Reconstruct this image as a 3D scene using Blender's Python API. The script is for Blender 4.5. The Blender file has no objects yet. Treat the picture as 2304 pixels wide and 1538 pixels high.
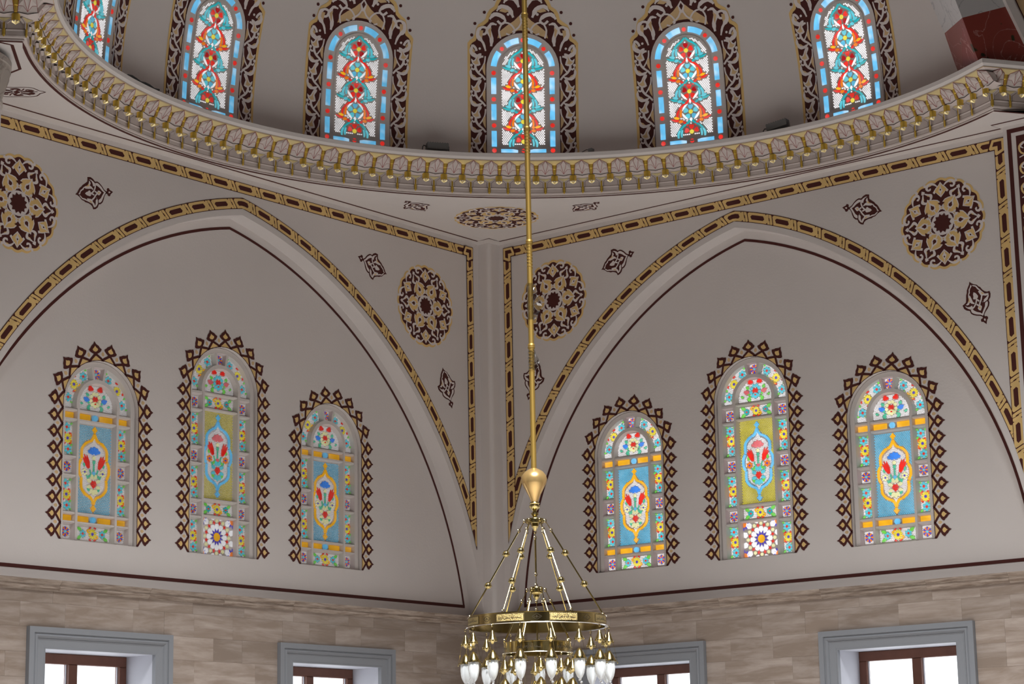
import bpy, math, random
from mathutils import Vector, Matrix
from mathutils.geometry import tessellate_polygon
random.seed(7)
PI = math.pi
sc = bpy.context.scene
COL = sc.collection

# ------------------------------------------------------------------ camera
yaw, pit, rol = .68118, .2101, -.01863
Fv = Vector((-math.cos(yaw)*math.cos(pit), -math.sin(yaw)*math.cos(pit), math.sin(pit)))
R0 = Vector((-math.sin(yaw), math.cos(yaw), 0)); U0 = R0.cross(Fv)
Rv = R0*math.cos(rol) + U0*math.sin(rol); Uv = U0*math.cos(rol) - R0*math.sin(rol)
cd = bpy.data.cameras.new('camera'); cam = bpy.data.objects.new('camera', cd); COL.objects.link(cam)
cd.sensor_width = 36; cd.lens = 4966.55/2304*36; cd.clip_end = 200; cd.clip_start = .1
cam.matrix_world = Matrix(((Rv.x, Uv.x, -Fv.x, 22.4368), (Rv.y, Uv.y, -Fv.y, 18.586), (Rv.z, Uv.z, -Fv.z, 1.6), (0, 0, 0, 1)))
sc.camera = cam

# ------------------------------------------------------------------ world, light, exposure
w = bpy.data.worlds.new('world'); sc.world = w; w.use_nodes = True
bg = w.node_tree.nodes['Background']; bg.inputs[0].default_value = (.93, .96, 1.0, 1); bg.inputs[1].default_value = 3.2
sc.view_settings.view_transform = 'Standard'; sc.view_settings.look = 'None'
sc.view_settings.exposure = 0; sc.view_settings.gamma = 1; sc.view_settings.use_curve_mapping = False
sc.cycles.max_bounces = 8; sc.cycles.diffuse_bounces = 5; sc.cycles.glossy_bounces = 3
sc.cycles.transmission_bounces = 5; sc.cycles.transparent_max_bounces = 8
sc.cycles.sample_clamp_indirect = 4; sc.cycles.caustics_reflective = False; sc.cycles.caustics_refractive = False

def area(name, loc, aim, sx, sy, power, col=(1, .97, .93), spread=PI):
    l = bpy.data.lights.new(name, 'AREA'); l.shape = 'RECTANGLE'; l.size = sx; l.size_y = sy; l.energy = power; l.color = col; l.spread = spread
    o = bpy.data.objects.new(name, l); COL.objects.link(o); o.location = loc
    o.rotation_euler = (Vector(aim)-Vector(loc)).to_track_quat('-Z', 'Y').to_euler()
    return o
# daylight of the hall's other windows: two low rows opposite, and an added overhead lamp, aimed at the carpet for upward bounce
area('hall_window_light_east', (29.5, 12, 3.4), (0, 9, 4.5), 20, 5, 58, (.95, .98, 1))
area('hall_window_light_north', (12, 29.5, 3.4), (9, 0, 4.5), 20, 5, 58, (.95, .98, 1))
area('floor_bounce_lamp', (12, 12, 17.2), (7.2, 7.2, 0), 5, 5, 1860, (.95, .985, 1), math.radians(54))  # added lamp, narrowed to the floor so its bounce lifts the corner ceiling

# ------------------------------------------------------------------ materials
MATS = {}
def nodes(name):
    m = bpy.data.materials.new(name); m.use_nodes = True; MATS[name] = m
    return m, m.node_tree, m.node_tree.nodes['Principled BSDF']
def plain(name, col, rough=.6, metal=0., noise=0., nscale=4., bump=0., bscale=60., spec=.3):
    if name in MATS: return MATS[name]
    m, nt, b = nodes(name)
    b.inputs['Base Color'].default_value = (*col, 1); b.inputs['Roughness'].default_value = rough; b.inputs['Metallic'].default_value = metal
    b.inputs['Specular IOR Level'].default_value = spec
    if noise:
        tc = nt.nodes.new('ShaderNodeTexCoord'); n = nt.nodes.new('ShaderNodeTexNoise'); n.inputs['Scale'].default_value = nscale; n.inputs['Detail'].default_value = 5
        r = nt.nodes.new('ShaderNodeValToRGB'); r.color_ramp.elements[0].position = .3; r.color_ramp.elements[1].position = .7
        r.color_ramp.elements[0].color = tuple(c*(1-noise) for c in col)+(1,); r.color_ramp.elements[1].color = tuple(min(1, c*(1+noise)) for c in col)+(1,)
        nt.links.new(tc.outputs['Object'], n.inputs['Vector']); nt.links.new(n.outputs['Fac'], r.inputs[0]); nt.links.new(r.outputs[0], b.inputs['Base Color'])
    if bump:
        tc = nt.nodes.new('ShaderNodeTexCoord'); n = nt.nodes.new('ShaderNodeTexNoise'); n.inputs['Scale'].default_value = bscale
        bp = nt.nodes.new('ShaderNodeBump'); bp.inputs['Strength'].default_value = bump; bp.inputs['Distance'].default_value = .01
        nt.links.new(tc.outputs['Object'], n.inputs['Vector']); nt.links.new(n.outputs['Fac'], bp.inputs['Height']); nt.links.new(bp.outputs[0], b.inputs['Normal'])
    return m
def glass_lit(name, col, k, pale=.12):
    """coloured window glass; the daylight behind it is put into its emission"""
    if name in MATS: return MATS[name]
    m, nt, b = nodes(name)
    b.inputs['Base Color'].default_value = tuple(c*.5 for c in col)+(1,); b.inputs['Roughness'].default_value = .12
    b.inputs['Emission Color'].default_value = (*col, 1); b.inputs['Emission Strength'].default_value = k
    tc = nt.nodes.new('ShaderNodeTexCoord'); n = nt.nodes.new('ShaderNodeTexNoise'); n.inputs['Scale'].default_value = 7; n.inputs['Detail'].default_value = 2
    mr = nt.nodes.new('ShaderNodeMapRange'); mr.inputs[1].default_value = .3; mr.inputs[2].default_value = .7; mr.inputs[3].default_value = k*.8; mr.inputs[4].default_value = k*1.2
    nt.links.new(tc.outputs['Object'], n.inputs['Vector']); nt.links.new(n.outputs['Fac'], mr.inputs[0]); nt.links.new(mr.outputs[0], b.inputs['Emission Strength'])
    cr = nt.nodes.new('ShaderNodeMix'); cr.data_type = 'RGBA'; cr.inputs[6].default_value = (*col, 1); cr.inputs[7].default_value = tuple(min(1.1, c*.6+.5) for c in col)+(1,)
    n2 = nt.nodes.new('ShaderNodeTexNoise'); n2.inputs['Scale'].default_value = 5; n2.inputs['Detail'].default_value = 1
    m2 = nt.nodes.new('ShaderNodeMapRange'); m2.inputs[1].default_value = .5; m2.inputs[2].default_value = .62; m2.inputs[4].default_value = pale
    nt.links.new(tc.outputs['Object'], n2.inputs['Vector']); nt.links.new(n2.outputs['Fac'], m2.inputs[0]); nt.links.new(m2.outputs[0], cr.inputs[0]); nt.links.new(cr.outputs[2], b.inputs['Emission Color'])
    m.cycles.emission_sampling = 'NONE'
    return m
WALLC = (.69, .632, .605)
wall_m = plain('painted_plaster', WALLC, .75, noise=.025, nscale=.8, bump=.12, bscale=35)
lunm = wall_m
dark_m = plain('maroon_paint', (.075, .016, .013), .6)
gold_m = plain('ochre_paint', (.78, .53, .215), .6, noise=.10, nscale=3)
tan_m = plain('sand_paint', (.68, .47, .25), .6, noise=.12, nscale=6)
pale_m = plain('pale_vine_paint', (.78, .70, .68), .6)
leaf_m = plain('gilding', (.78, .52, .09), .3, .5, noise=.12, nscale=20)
leaf_lit_m = plain('lit_gilding', (1.0, .84, .44), .3, .5)  # lighter copy of the gilding: floor light on down-facing facets put into the colour
petal_m = plain('rose_grey_plaster', (.63, .54, .505), .7)
red_m = plain('red_line_paint', (.30, .05, .045), .6)
black_m = plain('black_line_paint', (.035, .022, .02), .6)
brass_m = plain('polished_brass', (.50, .39, .17), .17, 1.)
brassd_m = plain('lacquered_brass_tube', (.36, .225, .055), .45, .7)
brassr_m = plain('engraved_brass', (.42, .31, .13), .42, 1., bump=.9, bscale=160)
ink_m = plain('engraving_ink', (.035, .026, .015), .5)
silver_m = plain('bright_rim_metal', (.85, .80, .72), .15, 1.)
plaster_m = plain('tracery_plaster', (.66, .60, .57), .75)
grey_m = plain('grey_painted_stone', (.235, .24, .258), .55)
brown_m = plain('brown_window_frame', (.13, .055, .038), .4, noise=.1, nscale=9)
reveal_m = plain('white_reveal_paint', (.50, .50, .55), .6)
flood_m = plain('grey_floodlight_metal', (.17, .165, .16), .5, .3)
carpet_m = plain('carpet', (.46, .435, .415), .95, noise=.2, nscale=1.2)
hall_m = plain('hall_plaster', (.36, .31, .28), .85)
cable_m = plain('black_cable', (.03, .03, .03), .5)

def marble(name, base, vein, scale, thr, dark=None):
    m, nt, b = nodes(name); b.inputs['Roughness'].default_value = .35
    L = nt.links.new
    tc = nt.nodes.new('ShaderNodeTexCoord'); n = nt.nodes.new('ShaderNodeTexNoise'); n.inputs['Scale'].default_value = scale; n.inputs['Detail'].default_value = 6; n.inputs['Distortion'].default_value = 1.6
    ab = nt.nodes.new('ShaderNodeMath'); ab.operation = 'SUBTRACT'; ab.inputs[1].default_value = .5
    a2 = nt.nodes.new('ShaderNodeMath'); a2.operation = 'ABSOLUTE'
    r = nt.nodes.new('ShaderNodeValToRGB'); r.color_ramp.elements[0].color = (*vein, 1); r.color_ramp.elements[1].color = (*base, 1); r.color_ramp.elements[1].position = thr
    L(tc.outputs['Object'], n.inputs['Vector']); L(n.outputs['Fac'], ab.inputs[0]); L(ab.outputs[0], a2.inputs[0]); L(a2.outputs[0], r.inputs[0])
    out = r.outputs[0]
    if dark:
        v = nt.nodes.new('ShaderNodeTexNoise'); v.inputs['Scale'].default_value = scale*2.6; v.inputs['Detail'].default_value = 2
        r2 = nt.nodes.new('ShaderNodeValToRGB'); r2.color_ramp.elements[0].position = .69; r2.color_ramp.elements[1].position = .71
        r2.color_ramp.elements[0].color = (0, 0, 0, 1); r2.color_ramp.elements[1].color = (1, 1, 1, 1)
        mx = nt.nodes.new('ShaderNodeMix'); mx.data_type = 'RGBA'; mx.inputs[7].default_value = (*dark, 1)
        L(tc.outputs['Object'], v.inputs['Vector']); L(v.outputs['Fac'], r2.inputs[0]); L(r2.outputs[0], mx.inputs[0]); L(out, mx.inputs[6]); out = mx.outputs[2]
    L(out, b.inputs['Base Color']); return m
redmarble_m = marble('red_marble', (.27, .045, .032), (.55, .30, .27), 1.7, .009, (.035, .035, .012))
whitemarble_m = marble('white_marble', (.62, .60, .60), (.40, .39, .40), 1.6, .02)

def travertine(name, dark, light, sx, sz, band=(.35, .7), dots=False):
    m, nt, b = nodes(name); b.inputs['Roughness'].default_value = .5; b.inputs['Specular IOR Level'].default_value = .3
    L = nt.links.new; N = nt.nodes.new
    tc = N('ShaderNodeTexCoord'); oi = N('ShaderNodeObjectInfo'); mp = N('ShaderNodeMapping'); mp.inputs['Scale'].default_value = (sx, sz, sx)
    vm = N('ShaderNodeVectorMath'); vm.operation = 'SCALE'; vm.inputs[0].default_value = (31, 17, 23)
    ad = N('ShaderNodeVectorMath'); ad.operation = 'ADD'
    L(oi.outputs['Random'], vm.inputs['Scale']); L(tc.outputs['Object'], ad.inputs[0]); L(vm.outputs[0], ad.inputs[1]); L(ad.outputs[0], mp.inputs[0])
    n = N('ShaderNodeTexNoise'); n.inputs['Scale'].default_value = 1; n.inputs['Detail'].default_value = 7; n.inputs['Roughness'].default_value = .62; n.inputs['Distortion'].default_value = .35
    L(mp.outputs[0], n.inputs['Vector'])
    r = N('ShaderNodeValToRGB'); e = r.color_ramp.elements; e[0].position, e[1].position = band; e[0].color = (*dark, 1); e[1].color = (*light, 1)
    L(n.outputs['Fac'], r.inputs[0])
    hs = N('ShaderNodeHueSaturation'); mr = N('ShaderNodeMapRange'); mr.inputs[3].default_value = .91; mr.inputs[4].default_value = 1.09
    L(oi.outputs['Random'], mr.inputs[0]); L(mr.outputs[0], hs.inputs['Value']); L(r.outputs[0], hs.inputs['Color']); L(hs.outputs[0], b.inputs['Base Color'])
    return m
trav_m = travertine('travertine', (.275, .21, .168), (.42, .345, .30), 1.1, 7, (.40, .64))
mould_m = travertine('travertine_moulding', (.215, .155, .118), (.43, .345, .285), 3.5, 40, (.38, .62))
capital_m = marble('capital_marble', (.40, .35, .31), (.28, .23, .20), 3, .05)

def clearglass(name, tint, gl=.07):
    m = bpy.data.materials.new(name); m.use_nodes = True; nt = m.node_tree; nt.nodes.clear()
    o = nt.nodes.new('ShaderNodeOutputMaterial'); t = nt.nodes.new('ShaderNodeBsdfTransparent'); t.inputs[0].default_value = (*tint, 1)
    g = nt.nodes.new('ShaderNodeBsdfGlossy'); g.inputs['Roughness'].default_value = .03; mx = nt.nodes.new('ShaderNodeMixShader'); mx.inputs[0].default_value = gl
    nt.links.new(t.outputs[0], mx.inputs[1]); nt.links.new(g.outputs[0], mx.inputs[2]); nt.links.new(mx.outputs[0], o.inputs[0]); return m
pane_m = clearglass('clear_window_glass', (.97, .98, .98))
film_m = clearglass('crinkled_clear_film', (.80, .80, .80), .22)
frost_m, _nt, _b = nodes('frosted_glass')
_b.inputs['Base Color'].default_value = (.86, .87, .87, 1); _b.inputs['Roughness'].default_value = .45; _b.inputs['Transmission Weight'].default_value = .55; _b.inputs['IOR'].default_value = 1.2
crystal_m, _nt, _b = nodes('crystal')
_b.inputs['Base Color'].default_value = (.95, .96, 1, 1); _b.inputs['Roughness'].default_value = .03; _b.inputs['Transmission Weight'].default_value = .9; _b.inputs['IOR'].default_value = 1.5

# ------------------------------------------------------------------ mesh helpers
class Geo:
    def __init__(s): s.V = []; s.F = []; s.MI = []; s.mats = []
    def mi(s, m):
        if m not in s.mats: s.mats.append(m)
        return s.mats.index(m)
    def add(s, V, F, m):
        b = len(s.V); s.V += [tuple(v) for v in V]; k = s.mi(m)
        for f in F: s.F.append([b+i for i in f]); s.MI.append(k)
        return s
    def build(s, name, parent=None, smooth=False, **props):
        me = bpy.data.meshes.new(name); me.from_pydata(s.V, [], s.F)
        for m in s.mats: me.materials.append(m)
        if len(s.mats) > 1: me.polygons.foreach_set('material_index', s.MI)
        if smooth:
            me.polygons.foreach_set('use_smooth', [True]*len(s.F))
            try: me.set_sharp_from_angle(angle=math.radians(40))
            except Exception: pass
        me.update()
        o = bpy.data.objects.new(name, me); COL.objects.link(o)
        if parent: o.parent = parent
        for k, v in props.items(): o[k] = v
        return o
def tag(o, label, cat, kind=None, group=None):
    o['label'] = label; o['category'] = cat
    if kind: o['kind'] = kind
    if group: o['group'] = group
    return o
def empty(name, parent=None, M=None):
    o = bpy.data.objects.new(name, None); COL.objects.link(o); o.empty_display_size = .1
    if parent: o.parent = parent
    if M is not None: o.matrix_world = M
    return o
def kids(o, table={}):
    return [c for c in o.children]
def copy_tree(o, parent=None):
    c = o.copy(); COL.objects.link(c); c.parent = parent
    for ch in o.children: copy_tree(ch, c)
    return c
def box(x0, x1, y0, y1, z0, z1):
    V = [(x, y, z) for x in (x0, x1) for y in (y0, y1) for z in (z0, z1)]
    return V, [(0, 1, 3, 2), (4, 6, 7, 5), (0, 4, 5, 1), (2, 3, 7, 6), (0, 2, 6, 4), (1, 5, 7, 3)]
def bevbox(x0, x1, y0, y1, z0, z1, b):
    """box whose +z face is inset by b (a bevelled slab)"""
    V = [(x0, y0, z0), (x1, y0, z0), (x1, y1, z0), (x0, y1, z0), (x0, y0, z1-b), (x1, y0, z1-b), (x1, y1, z1-b), (x0, y1, z1-b),
         (x0+b, y0+b, z1), (x1-b, y0+b, z1), (x1-b, y1-b, z1), (x0+b, y1-b, z1)]
    F = [(0, 3, 2, 1), (8, 9, 10, 11)] + [(i, (i+1) % 4, 4+(i+1) % 4, 4+i) for i in range(4)] + [(4+i, 4+(i+1) % 4, 8+(i+1) % 4, 8+i) for i in range(4)]
    return V, F
def lathe(prof, n=16, ax=(0, 0), cap=True):
    V = []; F = []
    for r, z in prof:
        for i in range(n):
            a = 2*PI*i/n; V.append((ax[0]+r*math.cos(a), ax[1]+r*math.sin(a), z))
    for j in range(len(prof)-1):
        for i in range(n):
            F.append((j*n+i, j*n+(i+1) % n, (j+1)*n+(i+1) % n, (j+1)*n+i))
    if cap: F.append(list(range(n))[::-1]); F.append([(len(prof)-1)*n+i for i in range(n)])
    return V, F
def tube(pts, r, n=6):
    P = [Vector(p) for p in pts]; V = []; F = []
    for k, p in enumerate(P):
        t = (P[min(k+1, len(P)-1)]-P[max(k-1, 0)]).normalized()
        a = t.cross(Vector((0, 0, 1)) if abs(t.z) < .95 else Vector((1, 0, 0))).normalized(); b = t.cross(a)
        rr = r[k] if isinstance(r, (list, tuple)) else r
        for i in range(n):
            q = p + a*(rr*math.cos(2*PI*i/n)) + b*(rr*math.sin(2*PI*i/n)); V.append(tuple(q))
    for k in range(len(P)-1):
        for i in range(n): F.append((k*n+i, k*n+(i+1) % n, (k+1)*n+(i+1) % n, (k+1)*n+i))
    F.append(list(range(n))[::-1]); F.append([(len(P)-1)*n+i for i in range(n)])
    return V, F
def sphere(c, r, nu=10, nv=7):
    return lathe([(max(1e-4, r*math.sin(PI*j/nv)), c[2]-r*math.cos(PI*j/nv)) for j in range(nv+1)], nu, (c[0], c[1]))
def torus(c, R, r, axis='y', n=10, m=5):
    V = []; F = []
    for i in range(n):
        a = 2*PI*i/n
        for j in range(m):
            b = 2*PI*j/m; q = R+r*math.cos(b); x, y, z = q*math.cos(a), r*math.sin(b), q*math.sin(a)
            if axis == 'x': x, y = y, x
            V.append((c[0]+x, c[1]+y, c[2]+z))
    for i in range(n):
        for j in range(m): F.append((i*m+j, ((i+1) % n)*m+j, ((i+1) % n)*m+(j+1) % m, i*m+(j+1) % m))
    return V, F
def circ(u, v, r, n=12, a0=0): return [(u+r*math.cos(a0+2*PI*i/n), v+r*math.sin(a0+2*PI*i/n)) for i in range(n)]
def xf(P, u=0, v=0, a=0, s=1, mir=False):
    c, d = math.cos(a), math.sin(a); out = []
    for x, y in P:
        x *= s; y *= s
        if mir: y = -y
        out.append((u+x*c-y*d, v+x*d+y*c))
    return out
def smooth(P, n=3, closed=False):
    """Catmull-Rom through the points"""
    m = len(P); out = []
    R = range(m) if closed else range(m-1)
    for i in R:
        p0 = P[(i-1) % m] if closed or i > 0 else P[i]; p1 = P[i]; p2 = P[(i+1) % m]; p3 = P[(i+2) % m] if closed or i+2 < m else P[min(i+1, m-1)]
        for k in range(n):
            t = k/n; a = []
            for q in (0, 1):
                a.append(.5*(2*p1[q]+(p2[q]-p0[q])*t+(2*p0[q]-5*p1[q]+4*p2[q]-p3[q])*t*t+(3*p1[q]-p0[q]-3*p2[q]+p3[q])*t**3))
            out.append(tuple(a))
    if not closed: out.append(P[-1])
    return out
def ribbon(P, w):
    """list of quads (2D) along the polyline; w a number or one width per point"""
    L = []; Rr = []
    for k, p in enumerate(P):
        a = P[max(k-1, 0)]; b = P[min(k+1, len(P)-1)]; dx, dy = b[0]-a[0], b[1]-a[1]; l = math.hypot(dx, dy) or 1
        ww = (w[k] if isinstance(w, (list, tuple)) else w)/2
        L.append((p[0]-dy/l*ww, p[1]+dx/l*ww)); Rr.append((p[0]+dy/l*ww, p[1]-dx/l*ww))
    return [[Rr[i], Rr[i+1], L[i+1], L[i]] for i in range(len(P)-1)]
def taper(n, a, b, c=None):
    if c is None: return [a+(b-a)*i/(n-1) for i in range(n)]
    return [a+(b-a)*2*i/(n-1) if i*2 < n-1 else b+(c-b)*(2*i/(n-1)-1) for i in range(n)]
def clip(P, n, c):
    """keep the part of polygon P where n.p >= c"""
    out = []
    for i in range(len(P)):
        a, b = P[i], P[(i+1) % len(P)]; da = n[0]*a[0]+n[1]*a[1]-c; db = n[0]*b[0]+n[1]*b[1]-c
        if da >= 0: out.append(a)
        if (da >= 0) != (db >= 0):
            t = da/(da-db); out.append((a[0]+(b[0]-a[0])*t, a[1]+(b[1]-a[1])*t))
    return out
class Ink(Geo):
    """flat paint: 2D polygons laid on a surface through the map M(u, v, d)"""
    def __init__(s, M=None): super().__init__(); s.M = M or (lambda u, v, d: (u, v, d)); s.clips = []
    def poly(s, P, m, d=.002):
        for n, c in s.clips:
            P = clip(P, n, c)
            if len(P) < 3: return
        s.add([s.M(u, v, d) for u, v in P], [list(range(len(P)))], m)
    def polyt(s, P, m, d=.002):
        T = tessellate_polygon([[Vector((a, b, 0)) for a, b in P]])
        for t in T: s.poly([P[i] for i in t], m, d)
    def grid(s, P, m, d=.002, cell=.11):
        """a large polygon cut into small cells so that it follows a curved surface"""
        for t in tessellate_polygon([[Vector((a, b, 0)) for a, b in P]]):
            T = [P[i] for i in t]
            us = [p[0] for p in T]; vs = [p[1] for p in T]
            for i in range(math.floor(min(us)/cell), math.floor(max(us)/cell)+1):
                A = clip(clip(T, (1, 0), i*cell), (-1, 0), -(i+1)*cell)
                if len(A) < 3: continue
                for j in range(math.floor(min(vs)/cell), math.floor(max(vs)/cell)+1):
                    B = clip(clip(A, (0, 1), j*cell), (0, -1), -(j+1)*cell)
                    if len(B) >= 3: s.poly(B, m, d)
    def stroke(s, P, w, m, d=.002, sm=0, closed=False):
        if closed: P = list(P)+[P[0]]
        if sm: 
            n0 = len(P); P = smooth(P, sm)
            if isinstance(w, (list, tuple)): w = [w[min(int(i*(n0-1)/(len(P)-1)+.5), len(w)-1)] for i in range(len(P))]
        for q in ribbon(P, w): s.poly(q, m, d)
    def disc(s, u, v, r, m, d=.002, n=12): s.poly(circ(u, v, r, n), m, d)
class Pane(Geo):
    """little slabs of glass: polygon extruded from d0 to d1 with a slightly inset face"""
    def __init__(s, M=None, d0=-.125, d1=-.113): super().__init__(); s.M = M or (lambda u, v, d: (u, v, d)); s.d0 = d0; s.d1 = d1; s.foot = []; s.shr = 1.0
    def slab(s, P, m, inset=.12):
        n = len(P); cu = sum(p[0] for p in P)/n; cv = sum(p[1] for p in P)/n
        if s.shr < 1: P = [(cu+(p[0]-cu)*s.shr, cv+(p[1]-cv)*s.shr) for p in P]
        Q = [(p[0]+(cu-p[0])*inset, p[1]+(cv-p[1])*inset) for p in P]
        V = [s.M(u, v, s.d0) for u, v in P]+[s.M(u, v, s.d1) for u, v in Q]
        s.add(V, [list(range(n, 2*n))]+[(i, (i+1) % n, n+(i+1) % n, n+i) for i in range(n)], m); s.foot.append(P)
    def strip(s, P, w, m, sm=0):
        if sm: 
            n0 = len(P); P = smooth(P, sm)
            if isinstance(w, (list, tuple)): w = [w[min(int(i*(n0-1)/(len(P)-1)+.5), len(w)-1)] for i in range(len(P))]
        qs = ribbon(P, w); s.slab([q[0] for q in qs]+[qs[-1][1]]+[qs[-1][2]]+[q[3] for q in qs[::-1]], m, 0)
def fill(outer, holes=()):
    """triangles of a polygon with holes: (points, faces)"""
    loops = [list(outer)]+[list(h) for h in holes]; P = [p for l in loops for p in l]
    T = tessellate_polygon([[Vector((a, b, 0)) for a, b in l] for l in loops])
    return P, [tuple(t) for t in T]
MOTIF = {
'heart':[(-0.29,-0.007),(-0.266,0.009),(-0.245,0.021),(-0.238,0.04),(-0.216,0.041),(-0.203,0.028),(-0.205,0.01),(-0.182,0.003),(-0.178,-0.012),(-0.201,-0.028),(-0.202,-0.042),(-0.219,-0.053),(-0.238,-0.049),(-0.245,-0.034),(-0.267,-0.019)],
'body':[(-0.192,0.003),(-0.164,0.028),(-0.141,0.069),(-0.115,0.102),(-0.087,0.122),(-0.051,0.123),(-0.029,0.155),(0.003,0.177),(0.05,0.18),(0.054,0.154),(0.063,0.127),(0.101,0.109),(0.137,0.094),(0.161,0.075),(0.187,0.064),(0.212,0.04),(0.238,0.011),(0.267,-0.006),(0.24,-0.017),(0.213,-0.04),(0.188,-0.074),(0.162,-0.085),(0.142,-0.102),(0.104,-0.113),(0.072,-0.133),(0.053,-0.156),(0.047,-0.188),(0.011,-0.187),(-0.025,-0.169),(-0.048,-0.136),(-0.077,-0.135),(-0.109,-0.116),(-0.132,-0.086),(-0.151,-0.052),(-0.173,-0.026),(-0.196,-0.017)],
'rimL':[(-0.181,-0.007),(-0.154,0.018),(-0.13,0.059),(-0.104,0.089),(-0.083,0.105),(-0.051,0.107),(-0.046,0.083),(-0.072,0.072),(-0.103,0.047),(-0.129,0.013),(-0.153,-0.005),(-0.118,-0.039),(-0.091,-0.069),(-0.055,-0.087),(-0.048,-0.118),(-0.072,-0.118),(-0.1,-0.101),(-0.124,-0.068),(-0.151,-0.035)],
'L1':[(-0.049,0.097),(-0.023,0.127),(0.005,0.147),(0.031,0.154),(0.001,0.129),(-0.009,0.1),(-0.009,0.07),(-0.036,0.075)],
'L2':[(0.022,0.124),(0.035,0.139),(0.045,0.111),(0.07,0.085),(0.108,0.077),(0.135,0.066),(0.158,0.048),(0.184,0.038),(0.201,0.015),(0.226,-0.006),(0.202,-0.01),(0.185,0.017),(0.162,0.033),(0.142,0.038),(0.123,0.061),(0.104,0.049),(0.062,0.046),(0.026,0.046),(0.003,0.03),(-0.005,0.04),(0.017,0.07),(0.039,0.083),(0.02,0.102)],
'L2y':[(0.044,0.104),(0.071,0.083),(0.1,0.077),(0.085,0.072),(0.048,0.076)],
'bud1':[(-0.113,-0.005),(-0.097,0.015),(-0.07,0.021),(-0.053,-0.002),(-0.055,-0.027),(-0.074,-0.036),(-0.093,-0.023)],
'bud1y':[(-0.087,-0.001),(-0.074,0.005),(-0.062,-0.005),(-0.069,-0.018),(-0.082,-0.015)],
'bud2':[(0.042,-0.009),(0.044,0.02),(0.058,0.03),(0.081,0.016),(0.106,0.011),(0.127,-0.005),(0.105,-0.025),(0.079,-0.034),(0.06,-0.039),(0.041,-0.026)],
'L3':[(0.035,-0.101),(0.036,-0.076),(0.066,-0.067),(0.109,-0.059),(0.112,-0.077),(0.141,-0.06),(0.175,-0.051),(0.194,-0.028),(0.215,-0.012),(0.204,-0.038),(0.182,-0.064),(0.152,-0.074),(0.115,-0.091),(0.079,-0.108),(0.046,-0.124),(0.031,-0.168),(0.012,-0.152),(0.018,-0.123)],
'L3y':[(0.051,-0.11),(0.056,-0.095),(0.082,-0.086),(0.08,-0.097),(0.063,-0.109),(0.041,-0.121)],
'L4':[(-0.043,-0.086),(-0.023,-0.046),(-0.033,-0.075),(-0.012,-0.087),(-0.004,-0.118),(0.012,-0.152),(0.027,-0.168),(-0.004,-0.157),(-0.034,-0.128)],
'hole':[(-0.251,-0.007),(-0.236,0.003),(-0.219,-0.001),(-0.22,-0.016),(-0.234,-0.018)],
'st1':[(-0.042,0.083),(-0.035,0.056),(-0.013,0.022),(0.02,0.0),(0.046,-0.008)],
'st2':[(-0.06,-0.006),(-0.022,-0.031),(0.004,-0.058),(0.037,-0.079)],
'st3':[(-0.052,-0.006),(-0.023,0.013)],
'st4':[(-0.003,-0.028),(0.033,-0.008)],
}
# ------------------------------------------------------------------ setting: hall shell
ZC = 9.127                       # height of the flat corner ceiling
CX, CY = 5.53, 5.54              # centre of the semi-dome
LUN = -.225                      # depth of the lunettes behind the wall face
def tri(name, outer, holes, m, fn, parent=None):
    P, F = fill(outer, holes); g = Geo(); g.add([fn(*p) for p in P], F, m); return g.build(name, parent)
f = Geo(); f.add(*box(-.6, 30, -.6, 30, -.2, 0), carpet_m); floor = f.build('floor')
tag(floor, 'sand and red patterned carpet floor of the prayer hall', 'floor', 'structure')
f = Geo(); f.add(*box(-.3, 30.2, -.3, 30.2, 18, 18.2), hall_m); o = f.build('ceiling_hall'); tag(o, 'plain hall ceiling far above the frame', 'ceiling', 'structure')
f = Geo(); f.add(*box(30, 30.2, -.3, 30.2, 0, 18), hall_m); o = f.build('wall_east'); tag(o, 'plain plaster wall behind the camera on its left', 'wall', 'structure')
f = Geo(); f.add(*box(-.3, 30, 30, 30.2, 0, 18), hall_m); o = f.build('wall_north'); tag(o, 'plain plaster wall behind the camera on its right', 'wall', 'structure')

WALLM = {'right': Matrix(((0, 0, 1, 0), (1, 0, 0, 0), (0, 1, 0, 0), (0, 0, 0, 1))), 'left': Matrix(((-1, 0, 0, 0), (0, 0, 1, 0), (0, 1, 0, 0), (0, 0, 0, 1)))}
WP = {'right': dict(sg=1, ap=4.0, e=1.07, zc=3.96, R=5.05, L=7.79, m=.28, wins=((2.105, 'blue'), (3.99, 'gold'), (5.875, 'blue')), low=(2.35, 5.97), wl=.12),
      'left': dict(sg=-1, ap=4.595, e=1.066, zc=3.23, R=5.75, L=9.19, m=.324, wins=((6.52, 'blue'), (4.65, 'gold'), (2.83, 'blue')), low=(6.665, 2.99), wl=.12)}
BW = .135
def arch(p, rho, zb, n=40, apex=True):
    """pointed arch outline as (dist, z): from the corner side foot over the apex to the other foot"""
    e, zc, ap = p['e'], p['zc'], p['ap']
    a0 = math.asin(max(-1, (zb-zc)/rho)); a1 = math.acos(e/rho)
    L = [(ap+e-rho*math.cos(a0+(a1-a0)*i/n), zc+rho*math.sin(a0+(a1-a0)*i/n)) for i in range(n+1)]
    return L+[(2*ap-x, z) for x, z in L[-2::-1]]

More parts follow.
